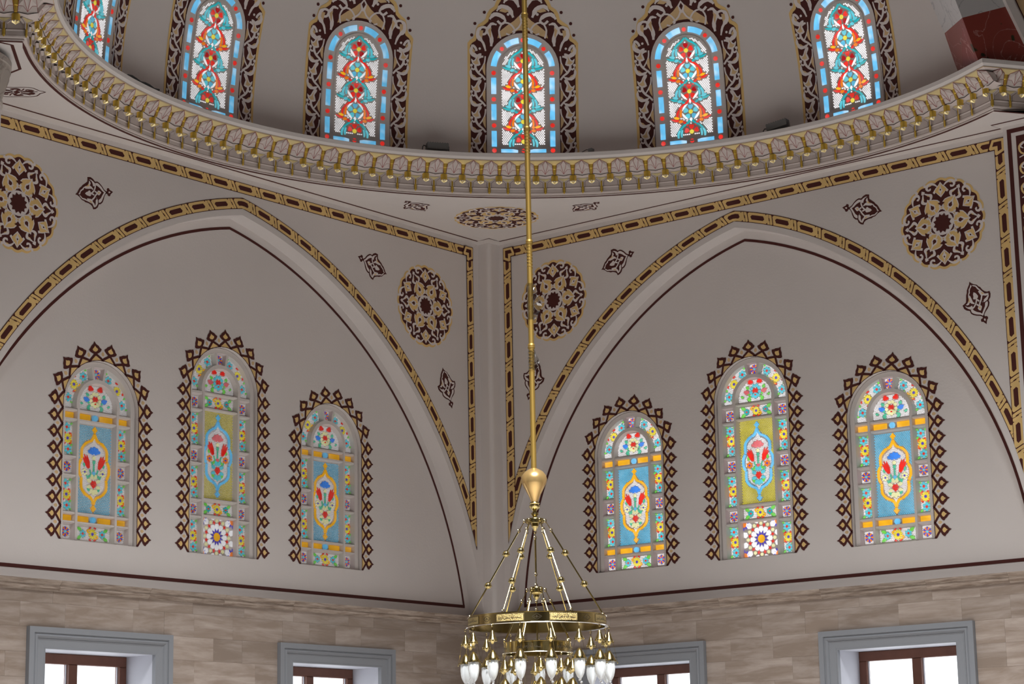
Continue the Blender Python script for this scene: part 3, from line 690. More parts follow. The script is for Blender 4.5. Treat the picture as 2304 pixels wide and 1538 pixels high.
# one bay, in a local frame: x = along the ring (to the viewer's right), y = projection from r=5.33, z = height
HALF = .1155
def edge(g, a, b, wd, m, lift=.0022):
    a, b = Vector(a), Vector(b); t = (b-a).normalized(); nrm = Vector((0, .75, -.66)); s = t.cross(nrm).normalized()*wd/2; o = nrm*lift
    g.add([a-s+o, b-s+o, b+s+o, a+s+o], [(0, 1, 2, 3)], m)
def bay_protos():
    A = (0, .292, 9.519); T = (0, .158, 9.385)
    KL, KR = (-.033, .262, 9.478), (.033, .262, 9.478)
    g = Geo()
    def side(s):
        K = (s*.033, .262, 9.478); S = (s*.082, .225, 9.492); Mx = (s*.092, .182, 9.437); Bc = (s*.098, .150, 9.382); Bm = (0, .150, 9.362); Mi = (s*.045, .19, 9.432)
        g.add([A, S, K], [(0, 1, 2)], petal_m); g.add([K, S, Mx, Mi], [(0, 1, 2, 3)], petal_m); g.add([K, Mi, T], [(0, 1, 2)], petal_m); g.add([Mi, Mx, Bc, T], [(0, 1, 2, 3)], petal_m); g.add([T, Bc, Bm], [(0, 1, 2)], petal_m)
        g.add([S, (s*.085, .12, 9.48), (s*.1, .10, 9.39), Bc, Mx], [(0, 1, 2, 3, 4)], petal_m); g.add([Bm, Bc, (s*.105, .055, 9.356), (0, .055, 9.352)], [(0, 1, 2, 3)], petal_m)
        for a, b, wd, m in ((A, K, .0042, red_m), (K, T, .0042, red_m), (A, S, .005, red_m), (T, Mi, .0034, red_m), (Mi, Mx, .0034, red_m), (S, Mx, .004, red_m), (Bm, Bc, .007, black_m), (Mx, Bc, .0035, red_m)): edge(g, a, b, wd, m)
    g.add([A, KL, T, KR], [(0, 1, 2, 3)], petal_m); side(-1); side(1)
    petal = g.build('petal')
    g = Geo()   # soffit triangle under the lip, between two petals; its shine is in the colour
    g.add([(-HALF, .291, 9.5175), (HALF, .291, 9.5175), (.03, .205, 9.487), (-.03, .205, 9.487)], [(0, 3, 2, 1)], leaf_lit_m)
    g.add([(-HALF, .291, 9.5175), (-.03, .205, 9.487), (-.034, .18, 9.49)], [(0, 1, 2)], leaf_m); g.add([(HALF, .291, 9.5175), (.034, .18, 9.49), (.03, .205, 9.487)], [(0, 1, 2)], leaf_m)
    tri_ = g.build('gold_soffit_facet')
    g = Geo()   # tapered gold pillar between petals
    V = []; 
    for z, w_, y in ((9.488, .030, .206), (9.44, .024, .196), (9.435, .019, .192), (9.378, .015, .176)): V += [(-w_, .10, z), (-w_, y-.012, z), (-w_*.4, y, z), (w_*.4, y, z), (w_, y-.012, z), (w_, .10, z)]
    F = [(6*j+i, 6*j+i+1, 6*j+7+i, 6*j+6+i) for j in range(3) for i in range(5)]+[tuple(range(18, 24))]
    g.add(V, F, leaf_m); edge(g, (-.031, .190, 9.488), (-.016, .165, 9.378), .004, red_m); edge(g, (.031, .190, 9.488), (.016, .165, 9.378), .004, red_m)
    pil = g.build('gold_pillar')
    g = Geo()   # half-round gold corbel with a star-cut underside
    n = 8; cy = .105; r = .042; V = []
    top = [(r*math.cos(PI*i/n), cy+.045*math.sin(PI*i/n)) for i in range(n+1)]
    V += [(x, y, 9.372) for x, y in top]+[(x*1.02, y, 9.300) for x, y in top]
    F = [(i, i+1, n+2+i, n+1+i) for i in range(n)]
    g.add(V, F, leaf_m)
    low = [(x, y, 9.300-(.016 if i % 2 else .0)) for i, (x, y) in enumerate(top)]; tip = (0, cy-.005, 9.268)
    g.add(low+[tip], [(i, n+1, i+1) for i in range(n)], leaf_lit_m); g.add([(x, y, 9.374) for x, y in top], [tuple(range(n+1))], black_m)
    corb = g.build('gold_corbel')
    g = Geo()   # bracket: gilt V on a plaster edge, stem and pointed drop
    g.add([(-.068, .094, 9.351), (0, .086, 9.350), (0, .070, 9.312)], [(0, 2, 1)], leaf_lit_m); g.add([(.068, .094, 9.351), (0, .086, 9.350), (0, .070, 9.312)], [(0, 1, 2)], leaf_lit_m)
    g.add([(-.068, .094, 9.351), (.068, .094, 9.351), (.075, .04, 9.365), (-.075, .04, 9.365)], [(0, 1, 2, 3)], petal_m)
    for s in (-1, 1):
        g.add([(s*.068, .094, 9.351), (0, .070, 9.312), (s*.014, .076, 9.296), (s*.078, .090, 9.337)], [(0, 1, 2, 3)], petal_m)
        g.add([(s*.078, .090, 9.337), (s*.014, .076, 9.296), (s*.03, .03, 9.300), (s*.08, .03, 9.337)], [(0, 1, 2, 3)], petal_m)
        g.add([(s*.0125, .084, 9.306), (s*.028, .072, 9.297), (s*.026, .068, 9.250), (s*.012, .076, 9.238)], [(0, 1, 2, 3)], petal_m)
        g.add([(s*.028, .072, 9.297), (s*.028, .03, 9.297), (s*.026, .03, 9.250), (s*.026, .068, 9.250)], [(0, 1, 2, 3)], petal_m)
        edge(g, (s*.077, .091, 9.336), (s*.026, .080, 9.298), .0038, black_m); edge(g, (s*.028, .075, 9.297), (s*.027, .071, 9.250), .0038, black_m); edge(g, (s*.027, .071, 9.250), (s*.017, .068, 9.232), .0038, black_m)
    g.add(*lathe([(.004, 9.316), (.0135, 9.306), (.0115, 9.245), (.0155, 9.238), (.0155, 9.180), (.012, 9.172), (.001, 9.155)], 8, (0, .064)), leaf_m)
    for s in (-1, 1): edge(g, (s*.0175, .071, 9.236), (s*.0165, .071, 9.178), .0036, black_m)
    g.V = [(x, .03+(y-.03)*.6, z) for x, y, z in g.V]   # brk_flat: kept close to the fascia
    brk = g.build('gold_drop_bracket')
    return petal, tri_, pil, corb, brk
PROTO = bay_protos()
def place_bay(kinds, M):
    for k in kinds:
        o = PROTO[k].copy(); COL.objects.link(o); o.parent = cor; o.matrix_local = M
def bayM(base, inward):
    """local x = to the right of someone looking at the cornice, y = inward"""
    ex = Vector((inward.y, -inward.x))
    return Matrix(((ex.x, inward.x, 0, base.x), (ex.y, inward.y, 0, base.y), (0, 0, 1, 0), (0, 0, 0, 1)))
def at_az(a): a = math.radians(a); return bayM(Vector((CX+5.33*math.cos(a), CY+5.33*math.sin(a))), Vector((-math.cos(a), -math.sin(a))))
k0 = math.ceil((AZ0-1.7-PH)/PITCH); k1 = math.floor((AZ1+1.7-PH)/PITCH)
for k in range(k0, k1+1):
    a = PH+k*PITCH
    place_bay((0, 4) if a-AZ0 > 1.2 and AZ1-a > 1.2 else (0,), at_az(a))
    if a+PITCH/2 < AZ1+.4: place_bay((1, 2, 3), at_az(a+PITCH/2))
for (base, e, n, cnt, s0) in ((PR, ER, nR, 6, -.05), (PL, EL, nL, 10, -.05)):
    for i in range(cnt):
        b = base+e*(s0+.231*i); place_bay((0, 4) if i else (0,), bayM(b, n)); place_bay((1, 2, 3), bayM(base+e*(s0+.231*(i+.5)), n))
for q in (CP[1], CP[-2]): place_bay((4,), bayM(q[0], q[1].normalized()))
for o in PROTO: bpy.data.objects.remove(o)

# ------------------------------------------------------------------ semi-dome
RD = 5.3; DZ = 9.60
dome = None
g = Geo(); V = []; F = []; na, nb = 96, 32; a0, a1 = math.radians(157), math.radians(318)
for j in range(nb+1):
    ph = PI/2*j/nb*.995
    for i in range(na+1):
        a = a0+(a1-a0)*i/na; V.append((RD*math.cos(ph)*math.cos(a), RD*math.cos(ph)*math.sin(a), RD*math.sin(ph)))
for j in range(nb):
    for i in range(na): F.append((j*(na+1)+i, j*(na+1)+i+1, (j+1)*(na+1)+i+1, (j+1)*(na+1)+i))
g.add(V, F, wall_m); dome = g.build('ceiling_dome', smooth=True); dome.location = (CX, CY, DZ); tag(dome, 'cream plaster semi-dome pierced by arched stained glass windows', 'dome', 'structure')
def DM(u, v, d):
    ph = v/RD; r = RD-d; a = u/RD
    er = (math.cos(ph), 0, math.sin(ph))
    return (r*math.cos(a)*er[0], -r*math.sin(a), r*math.cos(a)*er[2])
DAZ = [175.9, 199.4, 222.5, 246.1, 268.9, 292.3]
def dome_border():
    ink = Ink(DM); d = .004
    side = [(-.70, -.05), (-.70, 1.50), (-.672, 1.535), (-.63, 1.56), (-.605, 1.61), (-.59, 1.68), (-.565, 1.73), (-.51, 1.765), (-.47, 1.80), (-.45, 1.87), (-.42, 1.92), (-.36, 1.96), (-.335, 2.02), (-.30, 2.08), (-.24, 2.12), (-.19, 2.18), (-.12, 2.23), (-.05, 2.27), (0, 2.36)]
    outer = side+[(-u, v) for u, v in side[-2::-1]]
    inner = [(-.463, -.05), (-.463, 1.165)]+[(-.463*math.cos(PI*i/20), 1.165+.463*math.sin(PI*i/20)) for i in range(1, 20)]+[(.463, 1.165), (.463, -.05)]
    def ringfill(o, i, m, dd):
        ink.grid(o+i[::-1], m, dd)
    # subdivide long straight sides so that the sheet follows the dome
    def sub(P):
        out = []
        for k in range(len(P)-1):
            a, b = P[k], P[k+1]; n = max(1, int(math.hypot(b[0]-a[0], b[1]-a[1])/.1)); out += [(a[0]+(b[0]-a[0])*j/n, a[1]+(b[1]-a[1])*j/n) for j in range(n)]
        return out+[P[-1]]
    ringfill(sub(outer), sub(inner), gold_m, d)
    o2 = [(u*(.95 if abs(u) > .3 else .92), v-(.03 if v > 1.5 else 0)) for u, v in outer]
    # gold rim is kept on the flanks: shift in by a fixed 32 mm there
    o2 = [(math.copysign(max(abs(u)-.034, 0), u), v-(.032 if v > 1.45 else 0)) for u, v in outer]
    ringfill(sub(o2), sub(inner), dark_m, d+.003)
    for s in (-1, 1):
        for u, v in ((.645, 1.60), (.605, 1.745), (.485, 1.885), (.36, 2.05)): ink.disc(s*u, v, .021, dark_m, d+.001, 8)
    st = lambda P, w_, m, dd: ink.stroke(P, w_, m, d+dd, 3)
    for s in (-1, 1):
        f = lambda P: [(s*u, v) for u, v in P]
        for k in range(-1, 4):
            v = .03+k*.335
            if v < -.05: v0 = v
            # climbing stem along the inner edge with a leaf thrown outwards each period
            st(f([(.475, v), (.515, v+.05), (.565, v+.09), (.60, v+.15), (.595, v+.22)]), [.024, .024, .028, .032, .016], pale_m, .006)
            st(f([(.565, v+.09), (.52, v+.15), (.485, v+.22), (.475, v+.30)]), [.018]*4, pale_m, .006)
            ink.poly(f(smooth([(.535, v+.19), (.60, v+.175), (.645, v+.215), (.655, v+.27), (.625, v+.245), (.60, v+.27), (.57, v+.325), (.525, v+.335), (.53, v+.30), (.555, v+.26)], 2, True)), pale_m, d+.007)
            ink.poly(f([(.56, v+.205), (.60, v+.195), (.635, v+.225), (.60, v+.24), (.565, v+.30), (.575, v+.25)]), tan_m, d+.008)
            ink.poly(f([(.475, v+.05), (.50, v+.09), (.515, v+.14), (.50, v+.19), (.475, v+.21)]), tan_m, d+.0065)
            st(f([(.655, v+.145), (.662, v+.08), (.625, v+.025), (.565, v+.012), (.515, v+.04)]), [.012, .032, .052, .035, .016], pale_m, .0066)
            ink.poly(f([(.642, v+.07), (.625, v+.04), (.58, v+.022), (.61, v+.055)]), tan_m, d+.009)
            ink.disc(s*.652, v+.185, .019, pale_m, d+.0068, 8)
            st(f([(.60, v+.15), (.63, v+.13), (.655, v+.165)]), [.02, .022, .01], pale_m, .0068)
        # shoulder scrolls
        st(f([(.50, 1.33), (.58, 1.33), (.645, 1.38), (.64, 1.47), (.60, 1.44), (.585, 1.40)]), [.025, .05, .06, .03, .03, .03], pale_m, .007)
        st(f([(.47, 1.40), (.50, 1.50), (.56, 1.58), (.56, 1.66), (.51, 1.70), (.455, 1.68), (.47, 1.62), (.51, 1.61)]), [.02, .03, .06, .05, .03, .03, .03, .03], pale_m, .007)
        st(f([(.40, 1.46), (.395, 1.56), (.43, 1.66), (.40, 1.74), (.33, 1.73)]), [.03, .05, .06, .035, .02], pale_m, .0075)
        st(f([(.28, 1.56), (.30, 1.66), (.25, 1.75), (.16, 1.74), (.10, 1.66), (.14, 1.60), (.21, 1.62)]), [.022]*7, pale_m, .0078)
        st(f([(.42, 1.80), (.36, 1.86), (.27, 1.84), (.22, 1.78), (.27, 1.74), (.32, 1.78)]), [.03, .05, .05, .03, .03, .03], pale_m, .007)
        st(f([(.12, 1.82), (.17, 1.92), (.27, 1.96), (.33, 1.90)]), [.03, .06, .05, .02], pale_m, .0072)
        st(f([(.05, 1.95), (.10, 2.05), (.20, 2.06), (.24, 2.0)]), [.03, .055, .05, .02], pale_m, .0072)
        ink.grid(f([(.06, 1.66), (.20, 1.60), (.32, 1.56), (.30, 1.64), (.20, 1.72), (.11, 1.78), (.05, 1.84), (.0, 1.84), (.0, 1.66)]), tan_m, d+.005, .09)
        ink.poly(f([(.515, 1.56), (.55, 1.60), (.545, 1.66), (.50, 1.66)]), tan_m, d+.009); ink.poly(f([(.615, 1.37), (.64, 1.40), (.63, 1.44), (.605, 1.40)]), tan_m, d+.009); ink.poly(f([(.41, 1.56), (.44, 1.66), (.40, 1.70), (.40, 1.60)]), tan_m, d+.009)
        ink.poly(f([(.17, 1.90), (.26, 1.94), (.30, 1.90), (.22, 1.88)]), tan_m, d+.009)
        ink.disc(s*.185, 1.86, .018, pale_m, d+.0075, 8); ink.disc(s*.545, 1.43, .016, pale_m, d+.0075, 8)
    st([(-.13, 1.64), (-.05, 1.70), (0, 1.78), (.05, 1.70), (.13, 1.64)], [.022]*5, pale_m, .008); ink.poly([(0, 1.90), (.045, 1.84), (.03, 1.77), (0, 1.74), (-.03, 1.77), (-.045, 1.84)], pale_m, d+.009); ink.poly([(0, 1.87), (.025, 1.83), (0, 1.78), (-.025, 1.83)], dark_m, d+.010)
    for i in range(20): 
        q = inner[1:-1]
        if i < len(q)-1: ink.poly([q[i], q[i+1], (q[i+1][0]*1.015, q[i+1][1]+.006), (q[i][0]*1.015, q[i][1]+.006)], dark_m, d+.009)
    return ink.build('painted_border', dome)
db = dome_border(); db.rotation_euler.z = math.radians(DAZ[0])
for a in DAZ[1:]:
    c = db.copy(); COL.objects.link(c); c.parent = dome; c.rotation_euler.z = math.radians(a)

HUES = dict(cyan=(.12, .60, .72), teal=(.02, .42, .46), yellow=(.86, .72, .06), purple=(.09, .06, .55), orange=(.90, .22, .015), red=(.80, .035, .025), green=(.18, .66, .09), white=(1, 1, 1.03),
            blue=(.06, .26, .85), amber=(1.0, .50, .02), sky=(.16, .58, .95), aqua=(.12, .50, .74), olive=(.62, .55, .05), cream=(.86, .84, .46), rose=(.78, .16, .18), crimson=(.42, .008, .012), mint=(.10, .55, .34))
def hue(n, k, tone): return glass_lit('glass_%s_%s' % (n, tone), HUES[n], k, .75 if n == 'sky' and tone in ('bright', 'dim') else .12)  # blue dome bars get whitish daylight patches mixed into their glow
def inside(p, poly):
    x, y = p; r = False; n = len(poly); j = n-1
    for i in range(n):
        if (poly[i][1] > y) != (poly[j][1] > y) and x < (poly[j][0]-poly[i][0])*(y-poly[i][1])/(poly[j][1]-poly[i][1])+poly[i][0]: r = not r
        j = i
    return r
def near(p, foot, mar):
    for P, bx in foot:
        if bx[0]-mar < p[0] < bx[1]+mar and bx[2]-mar < p[1] < bx[3]+mar:
            if inside(p, P): return True
            for a in P:
                if (a[0]-p[0])**2+(a[1]-p[1])**2 < mar*mar: return True
            for i in range(len(P)):
                a, b = P[i-1], P[i]; dx, dy = b[0]-a[0], b[1]-a[1]; l2 = dx*dx+dy*dy
                if l2 > 0:
                    t = max(0, min(1, ((p[0]-a[0])*dx+(p[1]-a[1])*dy)/l2))
                    if (a[0]+dx*t-p[0])**2+(a[1]+dy*t-p[1])**2 < mar*mar: return True
    return False
def boxed(polys): return [(P, (min(q[0] for q in P), max(q[0] for q in P), min(q[1] for q in P), max(q[1] for q in P))) for P in polys]

def dome_window(k, tone):
    """arched window of the semi-dome; origin at the dome centre, facing azimuth 0"""
    h = lambda n: hue(n, k if n != 'white' else k*1.05, tone)
    g = Geo(); O = [(-.463, -.05), (.463, -.05), (.463, 1.165)]+[(.463*math.cos(PI*i/20), 1.165+.463*math.sin(PI*i/20)) for i in range(1, 20)]+[(-.463, 1.165)]
    # plaster plate in quads that follow the dome, thin border roll round the inner panel
    def rows(half, v0, sp, r, d0, d1, mat):
        V = []; F = []; vs = [v0+(sp-v0)*i/10 for i in range(11)]+[sp+r*math.sin(PI/2*i/10) for i in range(1, 11)]
        for v in vs:
            hw = half if v <= sp else math.sqrt(max(0, r*r-(v-sp)**2))+1e-4
            V += [DM(-hw*(1-2*j/8), v, d1) for j in range(9)]
        for i in range(len(vs)-1):
            for j in range(8): F.append((9*i+j, 9*i+j+1, 9*i+10+j, 9*i+9+j))
        g.add(V, F, mat)
    rows(.463, -.05, 1.165, .463, 0, .012, plaster_m)
    L = [(-.298, .19), (-.298, 1.165)]+[(-.298*math.cos(PI*i/14), 1.165+.298*math.sin(PI*i/14)) for i in range(1, 14)]+[(.298, 1.165), (.298, .19), (-.298, .19)]
    for w_, dd in ((.016, .022),):
        for q in ribbon(smooth(L, 2), w_): g.add([DM(u, v, dd) for u, v in q]+[DM(u, v, .012) for u, v in q], [(0, 1, 2, 3), (0, 3, 7, 4), (1, 5, 6, 2)], plaster_m)
    for i in range(len(O)):
        a, b = O[i], O[(i+1) % len(O)]; g.add([DM(*a, .012), DM(*b, .012), DM(*b, -.0), DM(*a, -.0)], [(0, 1, 2, 3)], plaster_m)
    root = g.build('window'); kid = []
    def pane(name, P, m, inset=.06):
        q = Pane(DM, .012, .019); q.slab(P, m, inset); q.build(name, root); kid.append(P)
    # blue bars and red roundels of the frame
    for s in (-1, 1):
        for v0, v1 in ((.18, .385), (.525, .73), (.857, 1.065)): pane('blue_bar_pane', [(s*.37-.032, v0), (s*.37+.032, v0), (s*.37+.032, v1), (s*.37-.032, v1)], h('sky'))
        for v in (.13, .455, .79, 1.124): pane('red_roundel_pane', circ(s*.37, v, .029, 12), h('red'))
        for a0_, a1_ in ((7, 36), (54, 82)):
            pts = [math.radians(90-s*(90-(a0_+(a1_-a0_)*i/5))) for i in range(6)]
            pane('blue_bar_pane', [(.337*math.cos(t), 1.165+.337*math.sin(t)) for t in pts]+[(.408*math.cos(t), 1.165+.408*math.sin(t)) for t in pts[::-1]], h('sky'), 0)
        t = math.radians(90-s*45); pane('red_roundel_pane', circ(.372*math.cos(t), 1.165+.372*math.sin(t), .027, 12), h('red'))
        pane('blue_bar_pane', [(s*.07, .105), (s*.285, .105), (s*.285, .15), (s*.07, .15)], h('sky'))
    pane('red_roundel_pane', circ(0, 1.538, .027, 12), h('red')); pane('red_roundel_pane', circ(0, .13, .027, 12), h('red'))
    kid.clear(); bnd = 1.165
    # vine of flowers
    def vine(name, P, m, w=None):
        q = Pane(DM, .012, .021)
        if w is None: q.slab(P, m, .08)
        else: q.strip(P, w, m, 3)
        q.build(name, root); kid.extend(q.foot)
    for i, v in enumerate((1.275, 1.018, .761, .504, .247)):
        redf = i % 2 == 0; pc = 'red' if redf else 'cyan'
        sc_, sl = ('teal', 'cyan') if redf else ('red', 'orange')
        vine('flower_heart_pane', circ(0, v, .028, 8), h('yellow'))
        for j in range(5):
            a = PI/2+j*2*PI/5; r_ = .060
            if v+r_*math.sin(a) < .215: continue
            vine('petal_pane', xf([(-.030, 0), (-.014, -.022), (.016, -.034), (.032, -.020), (.027, 0), (.032, .020), (.016, .034), (-.014, .022)], r_*math.cos(a), v+r_*math.sin(a), a, 1), h(pc if (j+i) % 3 else ('crimson' if redf else 'aqua')))
        for s in (-1, 1):
            f = lambda P: [(s*u, vv) for u, vv in P]
            # commas hugging the flower
            if v > .3: vine('white_comma_pane', f([(.035, v-.105), (.075, v-.085), (.107, v-.045), (.112, v-.005), (.088, v-.03), (.06, v-.062)]), h('white'))
            if not redf: vine('white_comma_pane', f([(.03, v+.10), (.07, v+.09), (.10, v+.05), (.108, v+.015), (.088, v+.04), (.06, v+.07)]), h('white'))
            # strands arching over the flower and ending in a drooping lily
            top = v+.155 if i else v+.158
            vine('strand_pane', f([(.006, top), (.05, top-.045), (.10, top-.075), (.145, top-.12)]), h(sc_), [.022, .022, .023, .024])
            vine('strand_pane', f([(.150, top-.128), (.172, top-.175), (.170, top-.225)]), h(sc_ if not redf else 'cyan'), [.022, .026, .020])
            vine('strand_pane', f([(.118, top-.125), (.130, top-.175), (.128, top-.215)]), h(sl), [.018, .022, .016])
            b = v-.075
            if b > .2:
                vine('lily_pane', f([(.145, b+.005), (.185, b+.028), (.225, b+.018), (.20, b-.004), (.165, b-.012)]), h('amber' if not redf else 'cyan'))
                vine('lily_pane', f([(.155, b-.018), (.20, b-.010), (.262, b+.002), (.215, b-.034), (.17, b-.042)]), h(sc_))
                vine('lily_pane', f([(.105, b-.028), (.140, b-.020), (.165, b-.045), (.14, b-.062), (.11, b-.052)]), h(sl))
                vine('lily_pane', circ(.128, b+.002, .018, 6), h('orange' if not redf else 'teal'))
                vine('strand_pane', f([(.10, b-.045), (.07, b-.075), (.048, b-.10)]), h(sc_), [.022, .022, .018])
        if i: vine('white_diamond_pane', [(0, v+.128), (.022, v+.155), (0, v+.185), (-.022, v+.155)], h('white')) if redf else vine('white_diamond_pane', [(0, v+.10), (.018, v+.135), (0, v+.17), (-.018, v+.135)], h('white'))
    # honeycomb of clear cells round the vine: far too many to count
    foot = boxed(kid); q = Pane(DM, .012, .018); st, sv = .0245, .0215; r = 0; v = .215
    while v < 1.43:
        x = -.275+(st/2 if r % 2 else 0)
        while x < .28:
            ok = abs(x) < .272 if v < bnd else x*x+(v-bnd)**2 < .268**2
            if ok and not near((x, v), foot, .0145): q.slab([(x+.0092*cx_, v+.0088*cy_) for cx_, cy_ in ((.9, -.45), (.9, .35), (0, .95), (-.9, .35), (-.9, -.45), (0, -.95))], h('white'), .05)
            x += st
        v += sv*.82; r += 1
    q.build('honeycomb_glass', root, kind='stuff')
    return root
names = ['rightmost arched dome window of red and turquoise flower vines', 'arched dome window of red flower vines between the two right floodlit bays, second from right', 'arched dome window of flower vines crossed by the brass rod', 'arched dome window of flower vines just left of the brass rod', 'arched dome window of flower vines second from left, right of the cut-off one', 'leftmost dome window, cut off by the frame and cornice']
wn = 1
protoB = dome_window(.88, 'bright'); protoD = dome_window(.58, 'dim')  # two copies of one glass: less daylight put into the second one's glow
for i, a in enumerate(DAZ):
    src = protoB if i < 3 else protoD
    o = src if i in (0, 3) else copy_tree(src)
    o.name = 'window_%d' % wn; wn += 1
    o.location = (CX, CY, DZ); o.rotation_euler.z = math.radians(a); tag(o, names[i], 'window', 'structure', None)

# ------------------------------------------------------------------ striped marble arch over the right end of the cornice
Dp = [Vector(p) for p in ((.60, 7.53, 9.60), (.59, 7.347, 10.251), (.66, 7.17, 10.80), (.86, 6.90, 11.6))]
E1 = [Vector(p) for p in ((1.195, 8.047, 9.60), (1.332, 7.956, 10.083), (1.52, 7.83, 10.72), (1.86, 7.60, 11.5))]
E2 = [Vector(p) for p in ((.615, 8.431, 9.60), (.875, 8.259, 10.264), (1.11, 8.10, 10.93), (1.46, 7.87, 11.72))]
g = Geo()
back = Vector((-.62, -.05, 0))
for i in range(3):
    q = Geo(); V = [Dp[i], E1[i], E2[i], Dp[i+1], E1[i+1], E2[i+1]]
    Bk = [p+back for p in (Dp[i], E2[i], Dp[i+1], E2[i+1])]
    q.add(V+Bk, [(0, 1, 4, 3), (1, 2, 5, 4), (0, 3, 8, 6), (2, 7, 9, 5), (6, 8, 9, 7), (3, 4, 5, 9, 8), (0, 6, 7, 2, 1)], redmarble_m if i % 2 == 0 else whitemarble_m)
    o = q.build('red_marble_voussoir' if i % 2 == 0 else 'white_marble_voussoir'); 
    if i == 0: arch_root = o
    else: o.parent = arch_root
arch_root.name = 'trim_2'; tag(arch_root, 'arch of red and white marble blocks at the upper right corner', 'arch', 'structure')
fd = Vector((-.83, .55, 0)).normalized(); fn_ = Vector((.55, .83, 0)).normalized()
def rail(off0, off1, lift, m, name):
    g = Geo(); V = []
    for p in E2: V += [p+fd*off0+fn_*lift, p+fd*off1+fn_*lift]
    V += [v-fn_*.12 for v in V]
    n = 8; F = [(2*i, 2*i+1, 2*i+3, 2*i+2) for i in range(3)]+[(2*i, 2*i+2, n+2*i+2, n+2*i) for i in range(3)]+[(2*i+1, n+2*i+1, n+2*i+3, 2*i+3) for i in range(3)]
    g.add(V, F, m); return g.build(name, arch_root)
rail(0, .11, .05, wall_m, 'arch_moulding'); rail(.11, .15, .02, wall_m, 'arch_moulding'); rail(.15, .165, .022, dark_m, 'painted_line'); rail(.165, .9, .018, tan_m, 'painted_frieze')
